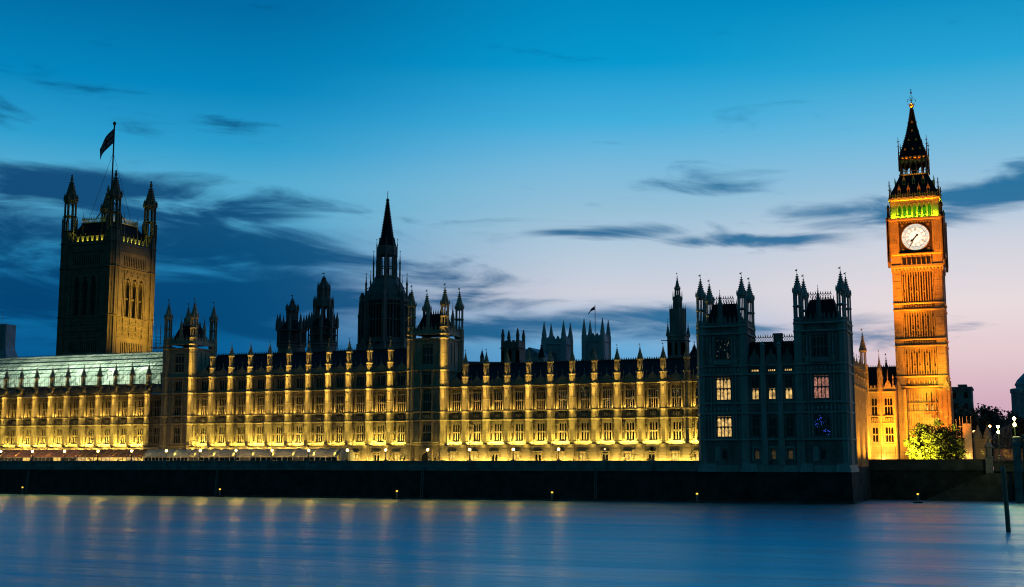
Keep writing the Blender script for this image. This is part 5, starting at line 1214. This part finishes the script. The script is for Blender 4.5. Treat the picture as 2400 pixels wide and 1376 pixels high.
# calmer and rougher lanes of water
mp = N(t, 'ShaderNodeMapping'); mp.inputs['Scale'].default_value = (.012, .075, 1); mp.inputs['Rotation'].default_value = (0, 0, .36); t.links.new(g.outputs['Position'], mp.inputs[0])
nz = N(t, 'ShaderNodeTexNoise'); nz.inputs['Scale'].default_value = 1; nz.inputs['Detail'].default_value = 6; nz.inputs['Roughness'].default_value = .6; nz.inputs['Distortion'].default_value = .5; t.links.new(mp.outputs[0], nz.inputs['Vector'])
mr = N(t, 'ShaderNodeMapRange'); t.links.new(nz.outputs[0], mr.inputs[0]); mr.inputs[1].default_value = .36; mr.inputs[2].default_value = .66; mr.inputs[3].default_value = .22; mr.inputs[4].default_value = .80
t.links.new(mr.outputs[0], mg.inputs[0])
tag(rv.obj('river', m), kind='structure')
ln = MB(); ln.face([(-3000, 259.5, 7.2), (-31.1, 259.5, 7.2), (-31.1, 3000, 7.2), (-3000, 3000, 7.2)]); ln.face([(-31.1, 291, 7.2), (3000, 291, 7.2), (3000, 3000, 7.2), (-31.1, 3000, 7.2)])
tag(ln.obj('ground', LAND), kind='structure')
tag(MB().box(-330, -61.7, 259, 268, 6.9, 7.26).obj('terrace', GROUND), kind='structure')
root = thing('river_wall', 'long dark granite river wall with parapet in front of the lit terrace', 'river wall', (-330, 258, 0)); XL = -330
LE = 268.3
wl = MB(); wl.loft([[(0, -.9, -2), (LE, -.9, -2), (LE, 1.2, -2), (0, 1.2, -2)], [(0, -.1, 6.3), (LE, -.1, 6.3), (LE, 1.2, 6.3), (0, 1.2, 6.3)]]); wl.obj('lower_wall', ALGAE, root)
for x in (28., 92., 150., 205., 246.):
    q = MB()
    for s in (-.25, .25): q.bar((x + s, -1.0, -.5), (x + s, -.25, 6.4), .05)
    for i in range(17): q.bar((x - .25, -.98 + i * .043, .2 + i * .36), (x + .25, -.98 + i * .043, .2 + i * .36), .035)
    q.obj('ladder', STEEL, root)
q = MB(); q.box(0, LE, -1.5, -.7, -1.5, .35); q.obj('footing', OLDGR, root)
wl = MB(); wl.box(0, LE, -.25, 1.0, 6.3, 6.55); wl.box(0, LE, 0, .6, 6.55, 8.25)
for i in range(54):
    x = i * 5.0; wl.box(x + .4, x + 4.6, -.06, 0, 6.8, 8.0)
wl.obj('parapet', GRAN, root); wl = MB(); wl.box(0, LE, -.18, .75, 8.25, 8.5); wl.obj('coping', GRAN, root)
LAMPU = [5, 79, 154, 232, 311, 392, 471, 555, 639, 725, 815, 905, 1003, 1101, 1203, 1309, 1417, 1527]
pr = MB()
for u in LAMPU: x = PX(u, 258.2) - XL; pr.box(x - .42, x + .42, -.30, .78, 6.3, 8.62)
pr.obj('pier', GRAN, root)
ORD = ['leftmost', 'second', 'third', 'fourth', 'fifth', 'sixth', 'seventh', 'eighth', 'ninth', 'tenth', 'eleventh', 'twelfth', 'thirteenth', 'fourteenth', 'fifteenth', 'sixteenth']
PB = MB(); PB.lathe(0, 0, [(.26, 8.62), (.26, 8.8), (.13, 9.0), (.09, 9.6), (.07, 10.5), (.2, 10.6)], 8)
for s in (-1, 1): PB.bar((0, 0, 10.2), (s * .3, 0, 10.35), .035)
pm = PB.mesh('post', IRON); GB = MB(); GB.lathe(0, 0, [(.08, 10.72), (.17, 10.79), (.21, 10.95), (.17, 11.11), (.08, 11.18)], 10); gm, gw_ = GB.mesh('globe', GLOBE), GB.mesh('globe', WGLOBE); gd = GB.mesh('globe', GLASS)
KB = MB(); KB.lathe(0, 0, [(.18, 11.28), (.2, 11.36), (.05, 11.5), (.07, 11.6), (.01, 11.8)], 8); km = KB.mesh('cap', IRON)
HB = MB()   # added hood behind each globe, keeps its light off the palace front
for k in range(8):
    a0, a1 = radians(-8 + k * 24.5), radians(-8 + (k + 1) * 24.5)
    HB.loft([[(q * cos(a_), q * sin(a_), z) for q, a_ in ((.33, a0), (.33, a1), (.37, a1), (.37, a0))] for z in (10.52, 11.32)])
HB.loft([[(.36 * cos(pi * k / 8), .36 * sin(pi * k / 8), z) for k in range(9)] for z in (11.27, 11.32)]); HB.loft([[(.36 * cos(pi * k / 8), .36 * sin(pi * k / 8), z) for k in range(9)] for z in (10.52, 10.57)])
hm = HB.mesh('added_light_shield', IRON)
for i, u in enumerate(LAMPU):
    lit_ = i < 16
    lab = ('glowing globe lamp on the river wall, %s from the left' % (ORD[i] if i else 'nearest the left edge')) if lit_ else ('pale globe lamp on the river wall, glowing only faintly, second from the pavilion' if i == 16 else 'unlit dark lantern on the river wall nearest the pavilion')
    o = thing('terrace_lamp', lab, 'lamp post', (PX(u, 258.3), 258.3, 0), 'lamps along the river wall')
    link('post', pm, o); link('globe', gm if lit_ else (gw_ if i == 16 else gd), o); link('cap', km, o); link('added_light_shield', hm, o)
    if i < 10: point((PX(u, 258.3), 258.95, 10.95), 300, (1, .60, .2), .2)
# ------------------------------------------------------------------ marquees along the terrace
def marquee(label, u0, u1, canvas, bays, barrel, gl, Y=263.0, dome=False):
    x0, x1 = PX(u0, Y), PX(u1, Y); root = thing('marquee', label, 'marquee', (x0, Y, 0)); L = x1 - x0; c = MB(); nb = bays; m = 6
    w = L / nb; prof = [(0, 9.75), (.5, 10.5), (1.5, 11.15), (2.8, 11.5), (3.8, 11.3)] if barrel else [(0, 9.55), (.05, 9.9), (1.6, 10.75), (3.4, 11.5), (4.0, 11.2)]
    for i in range(nb):
        for k in range(m):
            def q(kk, j):
                tt = kk / m; dz = -(.22 if barrel else .12) * 4 * tt * (1 - tt); y, z = prof[j]; return (i * w + tt * w, y, z + dz * (j / 4 if j else .4))
            for j in range(4): c.face([q(k, j), q(k + 1, j), q(k + 1, j + 1), q(k, j + 1)])
    c.face([(0, y, z) for y, z in prof]); c.face([(L, y, z) for y, z in prof]); c.obj('canopy', canvas, root)
    f = MB(); g = MB()
    for i in range(nb + 1):
        x = i * w; f.box(x - .09, x + .09, .05, .2, 7.26, 9.8)
        for (ya, za), (yb, zb) in zip(prof, prof[1:]): f.bar((x, ya - .03, za + .03), (x, yb - .03, zb + .03), .05)
        if i < nb:
            f.box(x + w * .5 - .04, x + w * .5 + .04, .08, .16, 7.26, 9.5); f.box(x, x + w, .06, .14, 9.35, 9.55); f.box(x, x + w, .06, .14, 7.26, 7.9)
    f.obj('frame', WHITE, root)
    for i in range(nb): MB().box(i * w + .1, i * w + w - .1, .18, .22, 7.3, 9.4).obj('glazing', gl(i), root)
    if dome:
        d = MB(); R = 1.9; d.lathe(L + 1.6, 2.0, [(R, 7.26), (R, 9.6), (R * .93, 10.3), (R * .7, 11), (R * .36, 11.45), (.05, 11.6)], 16); d.obj('end_canopy', canvas, root)
    return root
marquee('salmon striped awning over the terrace at the left edge', -30, 182, PEACH, 12, False, lambda i: LITDIM if i % 4 != 1 else LITGOLD)
marquee('brown awning over brightly lit tables, right of the salmon awning', 184, 338, BROWN, 8, False, lambda i: LITGOLD if i % 3 else LIT)
marquee('grey-green barrel marquee with white frame below the dark tower', 341, 442, TEAL, 6, True, lambda i: GLASS, 262.6)
marquee('long pale scalloped marquee with a domed right end', 444, 790, CREAM, 14, True, lambda i: GLASS if i % 5 else LITDIM, 262.8, True)
for u in (30, 110, 215, 250, 300): point((PX(u, 265), 265.5, 9.0), 160, (1, .6, .2), .2)
# ------------------------------------------------------------------ leaves
def crown(name, center, rad, nclump, nleaf, leaf, m, seed, parent=None, flat=.0):
    r = random.Random(seed); b = MB(); cx, cy, cz = center; rx, ry, rz = rad
    for k in range(nclump):
        while True:
            p = [r.uniform(-1, 1) for _ in range(3)]; q = sum(x * x for x in p)
            if .25 < q < 1 and p[2] > -.75 - flat: break
        s = r.uniform(.13, .30); jit = r.uniform(.82, 1.14); p = [x * jit for x in p]
        for j in range(nleaf):
            while True:
                d = [r.gauss(0, .5) for _ in range(3)]
                if sum(x * x for x in d) < 1.2: break
            c = (cx + (p[0] + d[0] * s) * rx, cy + (p[1] + d[1] * s) * ry, cz + (p[2] + d[2] * s) * rz)
            L_ = leaf * r.uniform(.6, 1.3); a = [r.gauss(0, 1) for _ in range(3)]; l = math.sqrt(sum(x * x for x in a)); a = [x / l * L_ for x in a]
            e = [r.gauss(0, 1) for _ in range(3)]; l = math.sqrt(sum(x * x for x in e)); e = [x / l * L_ * .55 for x in e]
            b.face([tuple(c[i] - a[i] for i in range(3)), tuple(c[i] + e[i] for i in range(3)), tuple(c[i] + a[i] for i in range(3)), tuple(c[i] - e[i] for i in range(3))])
    return b.obj(name, m, parent)
def tree(label, x, y, z0, zt, rx, ry, nclump, nleaf, leaf, m, seed, trunk=.35, group=None, low=.25):
    root = thing('tree', label, 'tree', (x, y, z0), group); h = zt - z0; t = MB(); r = random.Random(seed)
    t.lathe(0, 0, [(trunk * 1.4, -.2), (trunk, .5), (trunk * .8, h * .4), (trunk * .35, h * .75)], 8)
    for i in range(7):
        a = r.uniform(0, 2 * pi); q = r.uniform(.25, .5) * h; t.bar((0, 0, q), (rx * .65 * cos(a), ry * .65 * sin(a), q + h * r.uniform(.15, .35)), trunk * .25, 5)
    t.obj('trunk', BARK, root)
    crown('crown', (0, 0, h * (.5 + low / 2)), (rx, ry, h * (.5 - low / 2)), nclump, nleaf, leaf, m, seed, root, .2)
    return root
tree('round broadleaf tree floodlit yellow-green at the foot of the clock tower', -18.2, 309, 6.9, 17.0, 6.2, 5, 120, 110, .33, LEAF, 5, low=.02)
spot((-27, 297, 7.6), (-20.5, 308, 10.6), 170000, (1, .86, .08), 60, .9, .2)
tag(crown('shrub', (PX(1520, 261), 261, 7.6), (2.3, 1, 1.4), 24, 40, .12, DLEAF, 11), 'broad low clipped shrub on the terrace two lamps from the pavilion', 'shrub', 'shrubs on the terrace')
r = random.Random(8)
for k, (u, w, h, lab) in enumerate(((681, .8, 1.3, 'small bush in front of the long pale marquee'), (782, .9, 1.1, 'bush by the domed end of the pale marquee'), (806, .6, .9, 'little bush right of the marquee dome'), (860, .9, 1.0, 'bush between two ground windows left of the gold-cornered tower'), (945, .7, 2.0, 'spiky palm-like plant left of the arched doorway'), (1021, .7, 1.9, 'spiky plant right of the arched doorway'), (1042, .8, 1.2, 'round bush right of the spiky plant'), (1137, .9, .8, 'low bush below a lit ground window'), (1256, 1.3, 1.1, 'wide low plant under the middle of the right wing'), (1344, .8, 1.2, 'round dark bush left of centre in the right wing'), (1620, 1.6, 2.4, 'loose open shrub touching the left side of the dark pavilion'), (215, .7, 1.6, 'potted shrub left of the lit brown awning'), (285, .9, 1.8, 'potted shrub in the middle of the brown awning'), (330, .8, 1.9, 'potted shrub at the right end of the brown awning'), (172, .8, 1.3, 'small shrub at the right end of the salmon awning'))):
    x = PX(u, 261.5); tag(crown('shrub', (x, 261.5, 7.3 + h * .6), (w, .7, h * .75), 10, 26, .13, DLEAF if k not in (0, 1) else LEAF, 20 + k), lab, 'shrub', 'shrubs on the terrace')
# ------------------------------------------------------------------ right bank: wall, stairs, railings, hoardings, bridge
RW = 291.0
root = thing('embankment_wall', 'dark granite embankment wall with a stair down to the water right of the pavilion', 'river wall', (-31.2, RW, 0)); LE = 34.5
wl = MB(); wl.loft([[(0, -.8, -2), (LE, -.8, -2), (LE, 1, -2), (0, 1, -2)], [(0, 0, 6.4), (LE, 0, 6.4), (LE, 1, 6.4), (0, 1, 6.4)]]); wl.obj('lower_wall', ALGAE, root)
wl = MB(); wl.box(0, 24.5, -.3, .9, 6.4, 6.8); wl.box(0, 24.5, 0, .6, 6.8, 8.5); wl.box(0, 24.5, -.2, .7, 8.5, 8.8); wl.box(26, LE, -.5, .9, 6.2, 6.9); wl.box(26, LE, -.1, .6, 6.9, 8.2); wl.box(26, LE, -.3, .7, 8.2, 8.55); wl.obj('parapet', OLDGR, root)
st = MB()
for i in range(16):
    x = 12.5 + i * .82; zt = .5 + i * .36; st.box(x, 29.5, -4.2 + i * .002, -.2, zt - .36 if i else -1.5, zt)
st.obj('stair', OLDGR, root)
pd = thing('stone_pedestal', 'small stone pedestal lantern at the break in the embankment wall', 'pedestal', (-6.0, RW - .4, 0))
q = MB(); q.box(-.75, .75, -.7, .7, 5.6, 9.2); q.lathe(0, 0, [(.9, 9.2), (.95, 9.4), (.6, 9.5)], 8); q.obj('base', GRAN, pd)
q = MB(); q.lathe(0, 0, [(.62, 9.5), (.7, 9.7), (.7, 11.2), (.95, 11.3), (.9, 11.6), (.6, 12.1), (.3, 12.5), (.2, 12.7), (.28, 13.0), (.02, 13.5)], 8); q.obj('lantern', STONE2, pd)
rl = thing('iron_railing', 'thin dark iron railing along the embankment wall below the orange range', 'railing', (-31, RW + .2, 0)); q = MB()
for z in (9.5, 10.2): q.bar((0, 0, z), (22, 0, z), .03)
for i in range(12): q.bar((i * 1.9, 0, 8.8), (i * 1.9, 0, 10.4 if i % 3 else 11.6), .05)
q.obj('rails', IRON, rl)
hd = thing('site_hoarding', 'tall pale floodlit hoarding with open scaffold beside the clock tower base', 'hoarding', (-11.8, 336, 0))
x0 = PX(2241, 336) + 11.8; x1 = PX(2276, 336) + 11.8; xm = PX(2257, 336) + 11.8; zt = P(2260, 993, 336)[2]
MB().box(xm, x1, 0, 3, 7.2, zt).box(x0, xm, .1, 3, 7.2, 9.6).obj('panel', HOARD, hd)
q = MB()
for x in (x0, x0 + .9, xm - .1, (xm + x1) / 2, x1): q.bar((x, -.1, 7.2), (x, -.1, zt + (1.8 if x > x0 else 1.2)), .06); q.bar((x, 2, 7.2), (x, 2, zt + 1.2), .06)
for i in range(7): z = 9.8 + i * 1.2; q.bar((x0, -.1, z), (xm, -.1, z), .09); q.bar((x0, 2, z), (xm, 2, z), .06)
q.obj('scaffold_poles', HOARD, hd)
spot((-13, 322, 8), (-10, 336, 12), 2500, (1, .5, .1), 70, 1, .2)
gp = thing('gate_pier', 'stocky stone gate turret with twin gabled tops under the street lamp', 'gate pier', (PX(2302, 340), 340, 0)); q = MB()
q.box(-1.9, 1.9, 0, 3, 7.2, 13.6); q.box(-2.1, 2.1, -.2, 3.2, 13.6, 14.0)
for x in (-1.1, 1.1): q.lathe(x, 1.2, [(1.1, 13.9), (1.0, 15.0), (.2, 17.0), (.25, 17.2), (.02, 17.6)], 8)
q.box(-2.2, -1.7, -.3, 0, 7.2, 16); q.obj('wall', STONE, gp)
spot((PX(2302, 334) - 4, 334, 8.5), (PX(2302, 340), 340, 13), 420, (1, .4, .12), 80, 1, .2)
bk = thing('boundary_wall', 'low dark brick wall between the hoarding and the gate turret', 'wall', (PX(2276, 342), 342, 0)); q = MB(); q.box(0, 3.2, 0, 1, 7.2, 14.2); q.box(5.2, 12, 0, 1, 7.2, 11.5); q.obj('wall', BROWN, bk)
def lamp_thing(label, u, Y, vt, zb, m, two, r_, p):
    x, _, z = P(u, vt, Y); root = thing('street_lamp', label, 'street lamp', (x, Y, 0)); q = MB()
    q.lathe(0, 0, [(.35, zb), (.35, zb + .8), (.14, zb + 1.1), (.09, z - .5)], 8)
    if two:
        q.lathe(0, 0, [(.4, zb + .8), (.5, zb + 1.0), (.3, zb + 1.2)], 8); q.bar((-.5, 0, z - 1.7), (.5, 0, z - 1.7), .06)
    q.obj('post', IRON if not two else MATS.setdefault('green_iron', mat('green_iron', (.10, .16, .06), .5)), root)
    for k in range(2 if two else 1):
        g = MB(); zz = z - k * 1.25; g.lathe(0, 0, [(.1, zz - r_), (r_ * .8, zz - r_ * .6), (r_, zz), (r_ * .8, zz + r_ * .6), (.1, zz + r_)], 10); g.obj('globe', m, root)
    point((x, Y - .6, z), p, (1, .85, .35) if two else (1, .42, .12), .3)
lamp_thing('ornate bridge lamp with stacked yellow globes, tallest at the right edge', 2377, 278, 981, 9.8, PGLOBE, True, .33, 1300)
lamp_thing('ornate bridge lamp with stacked yellow globes, lower and farther left', 2339, 318, 1000, 8.6, PGLOBE, True, .33, 900)
lamp_thing('orange street lamp in front of the dark trees', 2320, 390, 999, 7.2, OGLOBE, False, .34, 500)
lamp_thing('pinkish orange street lamp above the brick wall by the hoarding', 2283, 350, 1012, 7.2, OGLOBE, False, .30, 350)
br = thing('bridge', 'end pier and first arch of a stone and iron bridge at the right edge', 'bridge', (0, 276, 0))
xp0, xp1 = PX(2371, 276), PX(2390, 276)
q = MB(); q.box(xp0, xp1, 0, 6, -2, 11.6); q.box(xp0 - .2, xp1 + .2, -.2, 6.2, 11.6, 12.2); q.box(xp0 - .15, xp1 + .1, -.15, 6.1, 6.0, 6.5); q.lathe((xp0 + xp1) / 2, 1, [(.9, 12.2), (.9, 13.2), (.6, 13.4)], 8); q.obj('pier', GRAN, br)
q = MB(); 
pts = [(xp1 + .3 + 7 * (1 - cos(pi / 2 * i / 10)), 6.2 + 6.2 * sin(pi / 2 * i / 10)) for i in range(11)]
for (xa, za), (xb, zb) in zip(pts, pts[1:]): q.exty([(xa, za), (xb, zb), (xb, 13.6 + .25 * (xb - xp1)), (xa, 13.6 + .25 * (xa - xp1))], .4, 5)
q.obj('spandrel', mat('green_painted_iron', (.12, .17, .13), .5, .3, 1), br)
q = MB()
for (xa, za), (xb, zb) in zip(pts, pts[1:]): q.bar((xa, .3, za), (xb, .3, zb), .22)
q.bar((xp1, .2, 13.2), (xp1 + 9, .2, 15.5), .25); q.bar((xp1, .2, 12.2), (xp1 + 9, .2, 14.5), .12); q.obj('arch_rib', mat('pink_painted_iron', (.30, .19, .17), .5, .3, 1), br)
nt = thing('scaffold_net', 'sagging netted scaffold screen under the bridge lamps', 'scaffolding', (0, 300, 0)); q = MB(); xa, xb = PX(2326, 300), PX(2370, 300)
def npnt(i, j): tt = i / 14; return (xa + (xb - xa) * tt, .4 * sin(j * .6), 8.6 + j * (.55 + .35 * tt ** .6))
for i in range(15):
    for j in range(10):
        if i < 14: q.bar(npnt(i, j), npnt(i + 1, j), .025, 3); 
        if i < 14 and j < 9: q.bar(npnt(i, j), npnt(i + 1, j + 1), .02, 3)
        if j < 9: q.bar(npnt(i, j), npnt(i, j + 1), .03, 3)
q.obj('net', STEEL, nt)
pl = thing('mooring_pile', 'tall leaning timber mooring pile standing in the river at right', 'pile', (-1.6, 161.8, 0)); q = MB()
q.loft([[(.27 * cos(pi * i / 5) + d, .27 * sin(pi * i / 5), z) for i in range(10)] for z, d in ((-2, .05), (2.5, -.06), (7.3, -.24), (7.55, -.26))]); q.obj('post', TIMBER, pl); MB().box(-.5, -.1, -.25, .15, 7.2, 7.75).obj('cap', STEEL, pl)
# marker buoys on the water
def buoy(label, u, v):
    a = ((v - HOR) / F); Y = None
    x, y = u - CX, CY - v; up = y * cos(PIT) + F * sin(PIT); f = F * cos(PIT) - y * sin(PIT); rx, ry = x * cos(YAW) - f * sin(YAW), x * sin(YAW) + f * cos(YAW); tt = -EYE / up
    if tt * ry > 256 and u < 2000: tt = 255.0 / ry
    root = thing('marker_buoy', label, 'buoy', (rx * tt, ry * tt, 0), 'marker buoys along the river wall')
    q = MB(); q.box(-.8, .8, -.5, .5, -.15, .22); q.box(-1.0, 1.0, -.25, .25, -.1, .12); q.obj('float', IRON, root)
    q = MB(); q.lathe(0, 0, [(.14, .2), (.1, 1.6)], 6); q.bar((-.3, 0, 1.0), (.3, 0, 1.5), .06); q.bar((.3, 0, 1.0), (-.3, 0, 1.5), .06); q.obj('mast', STEEL, root)
    q = MB(); q.lathe(0, 0, [(.1, 1.6), (.24, 1.72), (.24, 1.88), (.1, 1.95)], 8); q.obj('lamp', YGLOBE, root)
for lab, u, v in (('small lit marker buoy nearest the left edge', 52, 1157), ('lit marker buoy below the grey-green marquees', 515, 1162), ('lit marker buoy below the tall needle spire', 930, 1170), ('lit marker buoy below the middle of the right wing', 1294, 1173), ('lit marker buoy at the left foot of the pavilion', 1634, 1176), ('lit marker buoy in front of the embankment stair', 2152, 1179)): buoy(lab, u, v)
# ------------------------------------------------------------------ dark trees and buildings beyond the bridge
for k, (u, Y, vt, rx, lab) in enumerate(((2262, 400, 962, 7, 'dark tree nearest the clock tower, behind the hoarding'), (2300, 420, 958, 7, 'dark tree with feathery top in the gap of sky'), (2335, 440, 966, 7, 'dark tree sloping down to the sky notch'), (2372, 430, 972, 6, 'dark tree below the pale turreted building'), (2402, 400, 968, 7, 'dark tree at the right edge behind the bridge lamp'))):
    x, _, z = P(u, vt, Y); tree(lab, x, Y, 7.2, z, rx, 5, 120, 50, .55, DLEAF, 60 + k, .4, 'dark trees beyond the bridge', 0)
def far_building(name, label, u0, u1, Y, vt, m, extra, rows=5):
    x0, x1 = PX(u0, Y), PX(u1, Y); zt = P(u0, vt, Y)[2]; root = thing('far_building', label, 'building', (x0, Y, 0)); w = x1 - x0; b = MB(); b.box(0, w, 0, 16, 7, zt); b.box(-.3, w + .3, -.3, 16.3, zt, zt + .7); extra(b, w, zt, x0, Y); b.obj('wall', m, root)
    g = MB(); nx = max(2, int(w / 3.4))
    for i in range(nx):
        for j in range(rows): x = (i + .5) * w / nx; z = zt - 3.2 - j * 3.8; g.box(x - .6, x + .6, -.06, .1, z, z + 2)
    g.obj('window', GLASS, root)
def ex1(b, w, zt, x0, Y):
    h = lambda u, v: (P(u, v, Y)[0] - x0, P(u, v, Y)[2])
    a0, b0 = h(2246, 904), h(2263, 904); b.box(a0[0], b0[0], 2, 8, zt, a0[1]); b.box(a0[0] - .3, b0[0] + .3, 1.7, 8.3, a0[1], a0[1] + .5)
    pts = [h(2262, 921), h(2272, 921), h(2280, 948), h(2280, 962), h(2256, 962)]; b.exty(pts, .5, 10)
far_building('far_building', 'dark blocky building with a stepped mansard roof right of the clock tower', 2226, 2281, 460, 912, STONE2, ex1)
def ex2(b, w, zt, x0, Y):
    h = lambda u, v: (P(u, v, Y)[0] - x0, P(u, v, Y)[2])
    a = h(2382, 912); b.lathe(a[0], 1.2, [(1.9, 8), (1.9, a[1] - 1.5), (2.2, a[1] - 1.3), (2.2, a[1]), (1.2, a[1] + .3)], 10)
    c = h(2402, 902); b.lathe(c[0] + 1, 6, [(4.2, 8), (4.2, c[1]), (4.6, c[1] + .3), (3.6, c[1] + 2.0), (1.6, c[1] + 4), (.5, c[1] + 5), (.1, c[1] + 8)], 10)
far_building('far_building', 'blue-grey stone building with a round turret cut by the right edge', 2377, 2440, 470, 922, ABBEY, ex2)
